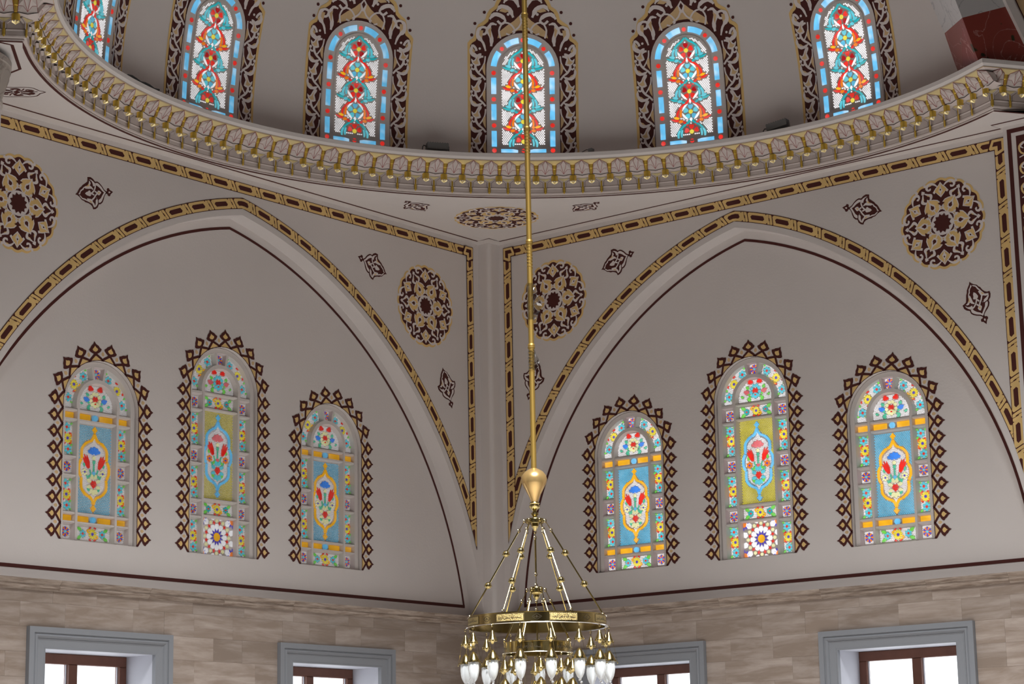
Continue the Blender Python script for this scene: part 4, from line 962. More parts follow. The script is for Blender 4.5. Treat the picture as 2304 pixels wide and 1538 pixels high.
# ------------------------------------------------------------------ lunette windows
COLS = ((-.459, -.308), (-.254, .254), (.308, .459))
def frustum(g, u0, v0, u1, v1, d0, d1, ins, m):
    V = [(u0, v0, d0), (u1, v0, d0), (u1, v1, d0), (u0, v1, d0), (u0+ins, v0+ins, d1), (u1-ins, v0+ins, d1), (u1-ins, v1-ins, d1), (u0+ins, v1-ins, d1)]
    g.add(V, [(4, 5, 6, 7)]+[(i, (i+1) % 4, 4+(i+1) % 4, 4+i) for i in range(4)], m)
def lunette_window(kind, k, tone):
    h = lambda n: hue(n, k if n != 'white' else k*1.08, tone)
    blue = kind == 'blue'; H = 2.04 if blue else 2.48; sp = H-HW
    PD, RDp = -.115, -.05       # depth of the glass plate and of the rib faces
    g = Geo(); O = outline(H)
    g.add([(u, v, PD) for u, v in O], [tuple(range(len(O)))], plaster_m)
    n = len(O)
    for i in range(n):
        a, b = O[i], O[(i+1) % n]; g.add([(*a, 0), (*b, 0), (*b, PD), (*a, PD)], [(0, 1, 2, 3)], wall_m)
    if blue:
        rows = {'s': [(.02, .19, 'P1'), (.23, .288, 'bar'), (.33, .70, 'P3'), (.742, .908, 'P1'), (.95, 1.325, 'P3'), (1.368, 1.43, 'bar')],
                'm': [(.02, .19, 'PS'), (.23, .288, 'bars'), (.33, 1.325, 'med'), (1.368, 1.43, 'bars')]}; base = 1.475
    else:
        rows = {'s': [(.02, .415, 'P3'), (.455, .612, 'P1'), (.652, 1.045, 'P3'), (1.083, 1.24, 'P1'), (1.28, 1.675, 'P3'), (1.717, 1.875, 'P1')],
                'm': [(.02, .44, 'star'), (.478, .63, 'PS'), (.672, 1.705, 'med'), (1.745, 1.892, 'PS')]}; base = 1.93
    # ribs: two uprights, two edge strips, cross ribs inside each column, rings of the arch
    for u0, u1 in ((-.54, -.459), (-.308, -.254), (.254, .308), (.459, .54)): frustum(g, u0, 0, u1, base+.05 if abs(u0) < .4 else sp+.03, PD, RDp, .012, plaster_m)
    for (c0, c1), key in zip(COLS, 'sms'):
        edges = [0]+[x for r in rows[key] for x in r[:2]]+[base+.0]
        for i in range(0, len(edges), 2): frustum(g, c0-.02, edges[i], c1+.02, edges[i+1], PD, RDp-.004, .012, plaster_m)
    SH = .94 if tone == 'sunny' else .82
    def ringband(r0, r1, a0, a1, cv, N=24, ins=.012):
        V = []; F = []
        for i in range(N+1):
            t = math.radians(a0+(a1-a0)*i/N)
            for r, d in ((r0, PD), (r0+ins, RDp-.0015), (r1-ins, RDp-.0015), (r1, PD)): V.append((r*math.cos(t), cv+r*math.sin(t), d))
        for i in range(N):
            for j in range(3): F.append((4*i+j, 4*i+j+1, 4*i+5+j, 4*i+4+j))
        F += [(0, 1, 2, 3), (4*N+3, 4*N+2, 4*N+1, 4*N)]
        g.add(V, F, plaster_m)
    ringband(.462, .545, -4, 184, sp, 30)
    cvi = sp+.02
    ringband(.258, .325, -9, 189, cvi, 24)
    for a in (78.5, 101.5):
        t = math.radians(a); c, s_ = math.cos(t), math.sin(t); wd = .026
        Q = [(r*c+q*s_*wd, sp+r*s_-q*c*wd) for r, q in ((.30, -1), (.49, -1), (.49, 1), (.30, 1))]; I = [(r*c+q*s_*wd*.6, sp+r*s_-q*c*wd*.6) for r, q in ((.30, -1), (.49, -1), (.49, 1), (.30, 1))]
        g.add([(*q, PD) for q in Q]+[(*q, RDp-.002) for q in I], [(4, 5, 6, 7)]+[(i, (i+1) % 4, 4+(i+1) % 4, 4+i) for i in range(4)], plaster_m)
    root = g.build('window')
    D0, D1 = PD, PD+.010
    def flower(par, u, v, r, np_, pm, cm, foot, M=None, pr=.40, alt=None):
        q = Pane(M, D0, D1+.003); q.shr = SH
        for j in range(np_):
            a = PI/2+2*PI*j/np_; rr = r*.64
            hw = min(.36*r, 1.75*r/np_)
            q.slab(xf([(-r*.34, 0), (-r*.2, -hw*.8), (r*.12, -hw), (r*.32, -hw*.5), (r*.34, 0), (r*.32, hw*.5), (r*.12, hw), (-r*.2, hw*.8)], u+rr*math.cos(a), v+rr*math.sin(a), a), alt if (alt and j % 2) else pm, .1)
        q.slab(circ(u, v, r*.27, 8), cm, .1); foot += q.foot; q.build('flower', par)
    def leafs(par, L, m, foot, M=None, name='leaf'):
        q = Pane(M, D0, D1+.002); q.shr = SH
        for u, v, a, l in L: q.slab(xf([(0, 0), (.3, -.26), (.62, -.24), (1, .02), (.66, .26), (.3, .24)], u, v, a, l), m, .08)
        foot += q.foot; q.build(name, par)
    def bits(par, L, m, foot, M=None, name='scroll_pane'):
        q = Pane(M, D0, D1)
        for P, w_ in L: q.strip(P, w_, m, 2)
        foot += q.foot; q.build(name, par)
    def pearls(par, test, u0, u1, v0, v1, foot, m=None, M=None, step=.0128, rad=None):
        rad = .0036 if tone == 'sunny' else .0029  # smaller pearls in the shaded windows stand in for dimmer daylight
        q = Pane(M, D0, D1-.004); fb = boxed(foot); r = 0; v = v0+step*.5
        while v < v1-step*.3:
            x = u0+step*(.5 if r % 2 else .9)
            while x < u1-step*.3:
                if test(x, v) and not near((x, v), fb, .0075): q.slab(circ(x+random.uniform(-.001, .001), v+random.uniform(-.001, .001), rad, 6), m or h('white'), .05)
                x += step
            v += step*.86; r += 1
        q.build('pearl_glass', par, kind='stuff')
    def panel(u0, v0, u1, v1, typ, M=None):
        e = empty('border_panel', root); cu, cv = (u0+u1)/2, (v0+v1)/2; foot = []; W, Hh = u1-u0, v1-v0
        ins = .012
        if typ == 'P1':
            r = min(W, Hh)*.37; flower(e, cu, cv, r, 12, h('purple'), h('cyan'), foot, M, alt=h('orange'))
        elif typ == 'P3':
            r = min(W*.36, Hh*.155)
            for s in (-1, 1): flower(e, cu-s*.012, cv+s*Hh*.325, r, 6, h('cyan'), h('red'), foot, M)
            flower(e, cu+.004, cv, r*1.08, 10, h('yellow'), h('purple'), foot, M)
            leafs(e, [(cu+W*.25*s, cv+s*Hh*.40, PI*.25 if s > 0 else PI*1.25, .042) for s in (1, -1)]+[(cu-s*W*.28, cv+s*Hh*.22, PI*1.2 if s > 0 else PI*.2, .040) for s in (1, -1)]+[(cu+W*.3, cv-Hh*.40, -.6, .034), (cu-W*.3, cv+Hh*.42, 2.4, .034)], h('green'), foot, M)
            bits(e, [([(cu-W*.36, cv+s*.055), (cu-W*.33, cv+s*.02)], .012) for s in (1, -1)]+[([(cu+W*.33, cv+s*.058), (cu+W*.36, cv+s*.02)], .012) for s in (1, -1)], h('orange'), foot, M)
            bits(e, [([(cu+sx*W*.18, cv+sy*.062), (cu+sx*W*.30, cv+sy*.052)], .012) for sx in (1, -1) for sy in (1, -1)], h('red'), foot, M)
        elif typ == 'PS':
            r = Hh*.36; flower(e, cu, cv, r, 10, h('yellow'), h('purple'), foot, M)
            for s in (-1, 1): flower(e, cu+s*W*.27, cv+s*.004, r*.74, 6, h('teal' if not blue else 'cyan'), h('red'), foot, M)
            leafs(e, [(cu+s*W*.30, cv+t*Hh*.17, (PI*.16*t if s > 0 else PI-PI*.16*t), .078) for s in (-1, 1) for t in (-1, 1)], h('green'), foot, M)
            bits(e, [([(cu-.055, cv+.012), (cu-.075, cv+.035), (cu-.035, cv+.052)], .013), ([(cu+.055, cv-.012), (cu+.075, cv-.035), (cu+.035, cv-.052)], .013)], h('amber'), foot, M)
            bits(e, [([(cu+s*.022, cv+t*Hh*.42), (cu+s*.045, cv+t*Hh*.36)], .012) for s in (1, -1) for t in (1, -1)], h('red'), foot, M)
        pearls(e, lambda x, y: True, u0+ins, u1-ins, v0+ins, v1-ins, foot, M=M)
    for (c0, c1), key in zip(COLS, 'sms'):
        for v0, v1, typ in rows[key]:
            if typ in ('P1', 'P3', 'PS'): panel(c0, v0, c1, v1, typ)
            elif typ == 'bar':
                q = Pane(None, D0, D1+.008); q.slab([(c0+.004, v0), (c1-.004, v0), (c1-.004, v1), (c0+.004, v1)], h('amber'), .05); q.build('amber_bar_pane', root)
            elif typ == 'bars':
                for s in (-1, 1):
                    q = Pane(None, D0, D1+.008); q.slab([(s*.068, v0), (s*.246, v0), (s*.246, v1), (s*.068, v1)], h('amber'), .05); q.build('amber_bar_pane', root)
                q = Pane(None, D0, D1+.014); q.slab(circ(0, (v0+v1)/2, .040, 16), h('sky'), .25); q.build('blue_roundel_pane', root)
    # arch: keystone, two curved panels, half-round
    e = empty('border_panel', root); foot = []; rm = .40
    flower(e, 0, sp+rm, .058, 12, h('purple'), h('cyan'), foot, alt=h('orange'))
    pearls(e, lambda x, y: .335 < math.hypot(x, y-sp) < .465 and abs(math.atan2(x, y-sp)) < math.radians(9.5), -.1, .1, sp+.3, sp+.47, foot)
    for s in (-1, 1):
        e = empty('border_panel', root); foot = []
        P = lambda a, r: (s*r*math.cos(math.radians(a)), sp+r*math.sin(math.radians(a)))
        for a, c, n_, r_ in ((14, 'cyan', 6, .053), (39, 'yellow', 10, .058), (63, 'cyan', 6, .053)): flower(e, *P(a, .398), r_, n_, h(c), h('purple' if c == 'yellow' else 'red'), foot)
        leafs(e, [(*P(22, .44), math.radians(90-s*40), .042), (*P(8, .36), math.radians(200 if s > 0 else -20), .036), (*P(70, .44), math.radians(90-s*10), .042), (*P(57, .35), math.radians(-90-s*20), .042), (*P(6, .44), math.radians(90-s*60), .036)], h('green'), foot)
        bits(e, [([P(28, .36), P(31, .345)], .013), ([P(50, .45), P(46, .462)], .013), ([P(28, .45), P(31, .46)], .013)], h('red'), foot); bits(e, [([P(49, .345), P(44, .338)], .012), ([P(30, .352), P(34, .340)], .012)], h('amber'), foot)
        pearls(e, lambda x, y: .337 < math.hypot(x, y-sp) < .466 and math.radians(17) < abs(math.atan2(x, y-sp)) < math.radians(92) and y > base+.012, min(0, s*.47), max(0, s*.47), base, sp+.47, foot)
    e = empty('half_round_panel', root); foot = []; c0 = base+.10
    q = Pane(None, D0, D1+.003)
    for j in range(9):
        a = -PI/2+2*PI*j/9; q.slab(circ(.064*math.cos(a), c0+.035+.072*math.sin(a), .021, 6, a), h('cream' if blue else 'cyan'), .1)
    for j in range(5):
        a = PI/2+2*PI*j/5; q.slab(circ(.024*math.cos(a), c0-.012+.024*math.sin(a), .013, 6), h('cream' if blue else 'cyan'), .1)
    q.slab([(-.042, c0+.03), (-.02, c0+.072), (0, c0+.058), (.02, c0+.072), (.042, c0+.03), (0, c0+.042)], h('red'), .06); q.slab([(-.03, c0+.022), (0, c0+.036), (.03, c0+.022), (0, c0+.006)], h('red'), .06); q.slab(circ(0, c0-.012, .011, 6), h('red'))
    foot += q.foot; q.build('palmette', e)
    for s in (-1, 1):
        q = Pane(None, D0, D1+.003)
        for t in (-.25, .1, .45): q.slab(xf([(0, -.010), (.05, -.014), (.07, 0), (.05, .014), (0, .010)], s*.035, c0+.148, (PI/2-.9*s if False else (math.radians(20) if s > 0 else math.radians(160)))+t*s*-1, 1.0), h('red'), .06)
        foot += q.foot; q.build('tulip', e)
        q = Pane(None, D0, D1+.003)
        for t in (-.7, -.25, .2, .65): q.slab(xf([(.012, -.003), (.054, -.0105), (.064, 0), (.054, .0105), (.012, .003)], s*.135, c0-.005, math.radians(75 if s < 0 else 105)+t, 1.0), h('blue' if blue else 'rose'), .06)
        foot += q.foot; q.build('carnation', e)
        leafs(e, [(s*.17, c0-.03, math.radians(20 if s > 0 else 160), .05), (s*.115, c0-.06, math.radians(150 if s > 0 else 30), .062), (s*.07, c0-.085, math.radians(35 if s > 0 else 145), .062), (s*.125, c0+.11, math.radians(-75), .05), (s*.11, c0+.06, math.radians(70), .045), (s*.085, c0-.02, math.radians(60 if s > 0 else 120), .045)], h('green' if not blue else 'mint'), foot)
    pearls(e, lambda x, y: (y < cvi and abs(x) < .25) or math.hypot(x, y-cvi) < .25, -.25, .25, base+.012, cvi+.25, foot)
    # central lattice with the lobed medallion
    v0, v1 = [r for r in rows['m'] if r[2] == 'med'][0][:2]; mc = (v0+v1)/2; Sx = .205; Sy = (v1-v0)*.395
    lob = [(0, 1), (.10, .90), (.26, .80), (.36, .78), (.50, .64), (.72, .60), (.86, .50), (.90, .36), (.83, .25), (1.0, .12), (1.03, 0)]
    right = lob+[(x, -y) for x, y in lob[-2::-1]]
    segs = [[(0, 1), (.10, .88), (.24, .80), (.37, .78)], [(.42, .76), (.58, .72), (.84, .58), (.88, .40), (.86, .27)], [(.90, .24), (1.03, .12), (1.05, 0), (1.03, -.12), (.90, -.24)], [(.86, -.27), (.88, -.40), (.84, -.58), (.58, -.72), (.42, -.76)], [(.37, -.78), (.24, -.80), (.10, -.88), (0, -1)]]
    fcol = h('amber' if blue else 'sky'); foot = []; med = []
    for s in (-1, 1):
        for sg_ in segs:
            q = Pane(None, D0, D1+.006); q.strip([(s*x*Sx, mc+y*Sy) for x, y in sg_], .026, fcol, 3); foot += q.foot; q.build('medallion_frame_pane', root)
    for s in (-1, 1):
        q = Pane(None, D0, D1+.005); y0 = mc+s*Sy
        q.slab([(0, y0+s*.085), (.022, y0+s*.06), (0, y0+s*.035), (-.022, y0+s*.06)], fcol, .05)
        for t in (-1, 1): q.strip([(t*.004, y0+s*.012), (t*.012, y0+s*.035), (t*.032, y0+s*.05)], .013, fcol, 2)
        foot += q.foot; q.build('finial_pane', root)
    oval = [(x*Sx, mc+y*Sy) for x, y in [p for sg_ in segs for p in sg_]]; oval = oval+[(-x, y) for x, y in oval[::-1]]
    ov = smooth(oval[::1], 1, True)
    q = Pane(None, D0, D1); q.shr = 1 if tone == 'sunny' else .8; fb = boxed(foot); lc = h('aqua' if blue else 'olive'); r = 0; st = .0245; v = v0+.012; 
    while v < v1-.008:
        x = -.243+(st/2 if r % 2 else 0)
        while x < .243:
            if not inside((x, v), ov) and not near((x, v), fb, .008): q.slab([(x+.0105*a, v+.0085*b) for a, b in ((.85, -.25), (.6, .6), (0, .9), (-.6, .6), (-.85, -.25), (-.36, -.8), (.36, -.8))], lc, .25)
            x += st
        v += .0195*.88; r += 1
    q.build('lattice_glass', root, kind='stuff')
    e = empty('bouquet_panel', root); foot2 = []
    q = Pane(None, D0, D1+.003); y = mc+Sy*.40
    for t in (-1.05, -.52, 0, .52, 1.05): q.slab(xf([(.016, -.004), (.084, -.0185), (.098, 0), (.084, .0185), (.016, .004)], 0, y, PI/2+t, 1), h('blue' if blue else 'rose'), .05)
    foot2 += q.foot; q.build('carnation', e)
    q = Pane(None, D0, D1+.003); q.slab(circ(0, y-.03, .022, 8), h('cream')); q.slab([(-.018, y-.06), (.018, y-.06), (.012, y-.10), (-.012, y-.10)], h('mint')); foot2 += q.foot; q.build('calyx', e)
    for s in (-1, 1):
        q = Pane(None, D0, D1+.003)
        for t, l in ((-.22, .15), (0, .165), (.22, .15)): q.slab(xf([(0, -.012), (l*.45, -.021), (l, .0), (l*.45, .021), (0, .012)], s*.072, mc+Sy*.02, PI/2-s*.42+t, 1), h('red'), .05)
        foot2 += q.foot; q.build('tulip', e)
        flower(e, s*.128, mc-Sy*.10, .042, 6, h('cream' if blue else 'orange'), h('purple'), foot2)
        leafs(e, [(s*.135, mc+Sy*.04, PI/2-s*.15, .055), (s*.085, mc-Sy*.25, PI/2+s*.9, .06), (s*.05, mc-Sy*.64, PI*.25 if s > 0 else PI*.75, .06)], h('mint' if blue else 'green'), foot2)
        bits(e, [([(s*.058, mc-Sy*.02), (s*.03, mc-Sy*.22)], .012), ([(s*.10, mc-Sy*.19), (s*.07, mc-Sy*.34)], .012)], h('mint'), foot2)
    bits(e, [([(0, y-.11), (0, mc-Sy*.2)], .014)], h('mint'), foot2)
    q = Pane(None, D0, D1+.003); y = mc-Sy*.43; pc = h('cream' if blue else 'cyan')
    for a in (70, 110, 25, 155, -20, 200, -60, 240, -90): 
        t = math.radians(a); q.slab(xf([(-.03, 0), (-.01, -.02), (.02, -.017), (.036, 0), (.02, .017), (-.01, .02)], .068*math.cos(t), y+.088*math.sin(t), t, 1), pc, .08)
    q.slab([(-.044, y-.004), (-.02, y+.042), (0, y+.028), (.02, y+.042), (.044, y-.004), (0, y+.012)], h('red'), .05); q.slab([(-.034, y-.012), (0, y+.006), (.034, y-.012), (0, y-.045)], h('red'), .05)
    q.slab(circ(0, y+.125, .024, 5, PI/2), h('sky' if blue else 'rose')); foot2 += q.foot; q.build('palmette', e)
    inn = [(x*.86, mc+(yy-mc)*.90) for x, yy in ov]
    pearls(e, lambda x, yy: inside((x, yy), inn), -.2, .2, mc-Sy, mc+Sy, foot2)
    if not blue:
        # twelve-pointed star panel
        e = empty('star_panel', root); u0, u1, v0, v1 = -.25, .25, .022, .438; cu, cv = 0, (v0+v1)/2
        def cl(P):
            for nn, cc in (((1, 0), u0), ((-1, 0), -u1), ((0, 1), v0), ((0, -1), -v1)):
                P = clip(P, nn, cc)
                if len(P) < 3: return None
            return P
        def add(name, P, m, ins=.07):
            P = cl(P)
            if P: 
                q = Pane(None, D0, D1); q.slab(P, m, ins); q.build(name, e)
        add('star_heart_pane', circ(cu, cv, .050, 12), h('amber'), .02)
        for i in range(12):
            a = 2*PI*i/12+PI/12
            add('purple_point_pane', xf([(.054, -.012), (.054, .012), (.098, 0)], cu, cv, a), h('purple'))
            a = 2*PI*i/12
            add('white_kite_pane', xf([(.075, 0), (.115, -.030), (.148, -.026), (.158, 0), (.148, .026), (.115, .030)], cu, cv, a), h('white'), .05)
            a += PI/12
            add('red_star_pane', xf([(.145, 0), (.163, -.007), (.17, -.022), (.177, -.007), (.195, 0), (.177, .007), (.17, .022), (.163, .007)], cu, cv, a), h('red'), .02)
            add('white_kite_pane', xf([(.20, 0), (.225, -.034), (.28, -.03), (.30, 0), (.28, .03), (.225, .034)], cu, cv, a), h('white'), .05)
            a += PI/12
            add('sand_wedge_pane', xf([(.168, 0), (.185, -.022), (.213, -.012), (.213, .012), (.185, .022)], cu, cv, a), h('cream'), .05)
        for su in (-1, 1):
            for sv in (-1, 1):
                c_ = (su*.25, cv+sv*.208); add('corner_pane', circ(*c_, .05, 12), h('orange'), .02)
                for i in range(12): add('purple_point_pane', xf([(.054, -.012), (.054, .012), (.09, 0)], *c_, 2*PI*i/12), h('purple'))
    return root
LABELS = {('right', 2.105): 'blue panelled arched window beside the corner on the right wall, behind the chandelier', ('right', 3.99): 'tall yellow panelled arched window in the middle of the right wall', ('right', 5.875): 'blue panelled arched window farthest right on the right wall',
          ('left', 6.52): 'blue panelled arched window farthest left on the left wall', ('left', 4.65): 'tall yellow panelled arched window in the middle of the left wall', ('left', 2.83): 'blue panelled arched window nearest the corner on the left wall'}
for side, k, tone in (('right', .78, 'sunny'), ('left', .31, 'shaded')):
    p = WP[side]; cache = {}
    for c, kind in p['wins']:
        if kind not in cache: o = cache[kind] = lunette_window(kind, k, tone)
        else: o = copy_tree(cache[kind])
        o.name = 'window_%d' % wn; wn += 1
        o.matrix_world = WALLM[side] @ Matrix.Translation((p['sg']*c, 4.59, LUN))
        tag(o, LABELS[(side, c)], 'window', 'structure')

# ------------------------------------------------------------------ lower windows: moulded grey stone frame, white reveal, brown casement, clear panes
def low_window():
    g = Geo(); W0, T0, B0 = .765, 3.38, 1.2
    prof = [(.235, 0), (.235, .062), (.172, .062), (.168, .048), (.160, .047), (.150, .060), (.135, .064), (.122, .052), (.112, .040), (.105, .044), (.098, .036), (.02, .030), (.012, .036), (0, .032), (0, -.02)]
    def loop(off): return [(-W0-off, B0-off), (-W0-off, T0+off*.95), (W0+off, T0+off*.95), (W0+off, B0-off)]
    for k in range(4):
        V = [(*loop(o)[j], d) for j in (k, (k+1) % 4) for o, d in prof]; n = len(prof)
        q = Geo(); q.add(V, [(i, i+1, n+i+1, n+i) for i in range(n-1)], grey_m)
        if k == 0: root = q.build('window')
        else: q.build('stone_frame_side', root)
    q = Geo(); d0, d1 = -.02, -.52
    L = [(-W0, B0), (W0, B0), (W0, T0), (-W0, T0)]
    for k in range(4): a, b = L[k], L[(k+1) % 4]; q.add([(*a, d0), (*b, d0), (*b, d1), (*a, d1)], [(0, 1, 2, 3)], reveal_m)
    q.build('reveal', root)
    def bar(name, u0, u1, v0, v1, a=-.52, b=-.44): q = Geo(); q.add(*bevbox(u0, u1, v0, v1, a, b, .008), brown_m); return q.build(name, root)
    bar('casement_head', -W0, W0, T0-.115, T0); bar('casement_foot', -W0, W0, B0, B0+.10)
    bar('casement_stile', -W0, -W0+.10, B0+.10, T0-.115); bar('casement_stile', W0-.10, W0, B0+.10, T0-.115); bar('mullion', -.06, .06, B0+.10, T0-.115, -.52, -.43)
    for s in (-1, 1):
        q = Geo(); q.add(*box(min(s*.06, s*.665), max(s*.06, s*.665), B0+.10, T0-.115, -.495, -.488), pane_m); q.build('pane', root)
        q = Geo()
        for u in (s*.067, s*.658): q.add(*box(u-.007, u+.007, B0+.1, T0-.115, -.487, -.475), reveal_m)
        q.build('glazing_bead', root)
    return root
LOWL = {('right', 2.35): 'grey framed brown window on the stone right wall, behind the chandelier lamps', ('right', 5.97): 'grey framed brown window at the far right of the stone wall',
        ('left', 6.665): 'grey framed brown window at the far left of the stone wall', ('left', 2.99): 'grey framed brown window on the stone left wall, left of the chandelier'}
lw = low_window(); first = True
for side in ('right', 'left'):
    for c in WP[side]['low']:
        o = lw if first else copy_tree(lw); first = False; o.name = 'window_%d' % wn; wn += 1
        o.matrix_world = WALLM[side] @ Matrix.Translation((WP[side]['sg']*c, 0, .003)); tag(o, LOWL[(side, c)], 'window', 'structure')

# ------------------------------------------------------------------ floodlights and a cable on the cornice ledge
def floodlight():
    r = empty('floodlight')
    g = Geo(); g.add(*box(-.135, .135, -.05, .05, .035, .115), flood_m); 
    for i in range(9): g.add(*box(-.125+i*.031, -.118+i*.031, -.045, .045, .112, .124), flood_m)
    g.build('housing', r); g = Geo(); g.add(*box(-.12, .12, -.04, .04, .115, .121), pane_m); g.build('lens', r)
    g = Geo(); g.add(*box(-.15, -.142, -.015, .015, 0, .085), flood_m); g.add(*box(.142, .15, -.015, .015, 0, .085), flood_m); g.add(*box(-.15, .15, -.015, .015, 0, .006), flood_m); g.build('bracket', r)
    g = Geo(); g.add(*tube([(.135, 0, .07), (.175, .01, .085), (.19, .02, .06), (.20, .03, .006)], .006), cable_m); g.build('cable', r); return r
fl = floodlight(); fl2 = copy_tree(fl)
for o, (x, y), lb, tl in ((fl, (2.66, 1.46), 'grey floodlight lying on the cornice ledge left of the chandelier rod', .0), (fl2, (.53, 5.0), 'grey tilted floodlight on the cornice ledge between the two right dome windows', .13)):
    a = math.atan2(y-CY, x-CX); o.location = (CX+5.10*math.cos(a), CY+5.10*math.sin(a), 9.612); o.rotation_euler = (0, tl, a+PI/2); tag(o, lb, 'floodlight')
fl2.location.z += .0
g = Geo(); 
g.add(*tube([(CX+5.025*math.cos(math.radians(a)), CY+5.025*math.sin(math.radians(a)), 9.628+.010*math.sin(a*2)) for a in range(281, 289, 1)], .014, 6), cable_m); o = g.build('power_cable'); tag(o, 'dark power cable lying on the cornice ledge at the upper left', 'cable')
g = Geo(); a = math.atan2(2.787-CY, 1.315-CX); cx_, cy_ = CX+5.07*math.cos(a), CY+5.07*math.sin(a)
g.add(*box(cx_-.03, cx_+.03, cy_-.025, cy_+.025, 9.612, 9.668), flood_m); g.add(*tube([(cx_, cy_, 9.65), (cx_+.03, cy_-.05, 9.66), (cx_+.08, cy_-.10, 9.62)], .005), cable_m); o = g.build('junction_box'); tag(o, 'small grey junction box on the cornice ledge right of the rod', 'box')

# ------------------------------------------------------------------ chandelier
QX, QY = 5.745, 5.30
ch = empty('chandelier'); ch.location = (QX, QY, 0); tag(ch, 'brass two-ring chandelier with glass tulip lamps on a long rod', 'chandelier')
def part(name, VF, m, par=None, sm=True): 
    g = Geo(); 
    for q in (VF if isinstance(VF, list) else [VF]): g.add(*q, m)
    return g.build(name, par or ch, sm)
part('rod', lathe([(.027, 4.86), (.027, 14.85)], 16), brassd_m)
part('ceiling_rose', lathe([(.03, 14.55), (.12, 14.62), (.25, 14.72), (.30, 14.80), (.30, 14.84)], 20), brassd_m)
for z in (6.10, 7.16, 8.34, 9.55):
    pr = [(.027, z-.03), (.035, z-.02), (.037, z-.008), (.030, z), (.037, z+.008), (.035, z+.02), (.027, z+.03)]
    c = part('rod_collar', lathe(pr, 14), brassd_m)
    V = []
    tw = [(.0285*math.cos(t)+0, .0285*math.sin(t), z-.04-.0105*t) for t in [i*.5 for i in range(44)]]
    part('twisted_sleeve', [tube(tw, .0035, 4), tube([(-x, -y, zz) for x, y, zz in tw], .0035, 4)], brassd_m, c)
part('vase_bulb', lathe([(.028, 4.885), (.050, 4.875), (.088, 4.852), (.118, 4.815), (.127, 4.775), (.118, 4.73), (.088, 4.675), (.060, 4.62), (.042, 4.578), (.034, 4.555)], 28), plain('rose_gold_bulb', (.62, .40, .16), .28, .75))
part('turned_finial', lathe([(.03, 4.556), (.045, 4.55), (.05, 4.54), (.042, 4.528), (.055, 4.515), (.05, 4.495), (.032, 4.48), (.018, 4.465), (.022, 4.455), (.035, 4.445), (.038, 4.43), (.022, 4.415), (.02, 4.405), (.04, 4.395), (.03, 4.39)], 18), brass_m)
hub = part('hub', lathe([(.02, 4.393), (.084, 4.39), (.088, 4.38), (.088, 4.352), (.084, 4.342), (.035, 4.335), (.038, 4.315), (.022, 4.295), (.012, 4.27)], 24), brass_m)
AZR = math.radians(129)
def pol(r, a, z): return (r*math.cos(a), r*math.sin(a), z)
def arm(a, r0, z0, r1, z1, beads, hooks):
    P0, P1 = Vector(pol(r0, a, z0)), Vector(pol(r1, a, z1)); dirv = (P1-P0)
    A = P0+dirv*.015; B = P0+dirv*hooks
    o = part('suspension_rod', [tube([B+dirv*.02, P1-dirv*.02], .0075, 8), tube([A, B], .004, 6)], brass_m)
    ax = 'y'
    [part('hook', torus(q, .0165, .0042), brass_m, o) for q in (P0, B+dirv*.004, P1)]
    for t in beads:
        c = P0+dirv*t; part('bead', [sphere(c, .034, 12, 8)]+[sphere(c+Vector((.031*math.cos(i*PI/4), .031*math.sin(i*PI/4), -.006 if i % 2 else .012)), .008, 5, 4) for i in range(8)], brass_m, o)
for i in range(6): arm(AZR+i*PI/3, .10, 4.37, .64, 3.452, (.345, .675), .10)
o = part('suspension_rod', [tube([(0, 0, 4.20), (0, 0, 3.86)], .009, 8), tube([(0, 0, 4.262), (0, 0, 4.21)], .004), tube([(0, 0, 3.85), (0, 0, 3.755)], .004)], brass_m)
[part('hook', torus((0, 0, z), .017, .004), brass_m, o) for z in (4.262, 4.205, 3.85, 3.745)]
part('lower_hub', lathe([(.01, 3.735), (.06, 3.728), (.066, 3.72), (.066, 3.672), (.06, 3.664), (.03, 3.655), (.03, 3.63), (.016, 3.61), (.008, 3.60)], 20), brass_m)
for i in range(6): arm(AZR+PI/6*0+i*PI/3+.06, .088, 3.70, .31, 3.218, (), .22)
o = part('suspension_rod', [tube([(0, 0, 3.50), (0, 0, 3.05)], .008, 8), tube([(0, 0, 3.59), (0, 0, 3.51)], .004)], brass_m); [part('hook', torus((0, 0, z), .0145, .004), brass_m, o) for z in (3.59, 3.51)]
AF = math.radians(38.5)
def hoop(name, R, z0, z1, m):
    pr = [(R+.010, z0), (R+.010, z0+.006), (R, z0+.008), (R, z1-.008), (R+.005, z1-.006), (R+.005, z1), (R-.012, z1), (R-.012, z0+.002)]
    V = []; F = []; n = 96; k = len(pr)
    for i in range(n):
        a = 2*PI*i/n
        for r, z in pr: V.append((r*math.cos(a), r*math.sin(a), z))
    for i in range(n):
        for j in range(k): F.append((i*k+j, ((i+1) % n)*k+j, ((i+1) % n)*k+(j+1) % k, i*k+(j+1) % k))
    o = part(name, (V, F), m)
    q = part('rim', lathe([(R+.016, z0-.004), (R+.018, z0), (R+.016, z0+.004), (R-.014, z0+.004), (R-.014, z0-.004), (R+.016, z0-.004)], 96, (0, 0), False), silver_m, o)
    q2 = q.data; return o
outer = hoop('outer_ring', .668, 3.338, 3.441, brass_m); inner = hoop('inner_ring', .322, 3.090, 3.196, brass_m)
def cyl(R, a, u, z): t = a+u/R; return (R*math.cos(t), R*math.sin(t), z)
BAS = '\uFEE2\uFEF4\uFEA3\uFEAE\uFEDF\uFE8D \uFEE6\uFEE4\uFEA3\uFEAE\uFEDF\uFE8D \uFDF2 \uFEE2\uFEB4\u0640\u0640\u0640\u0640\uFE91'
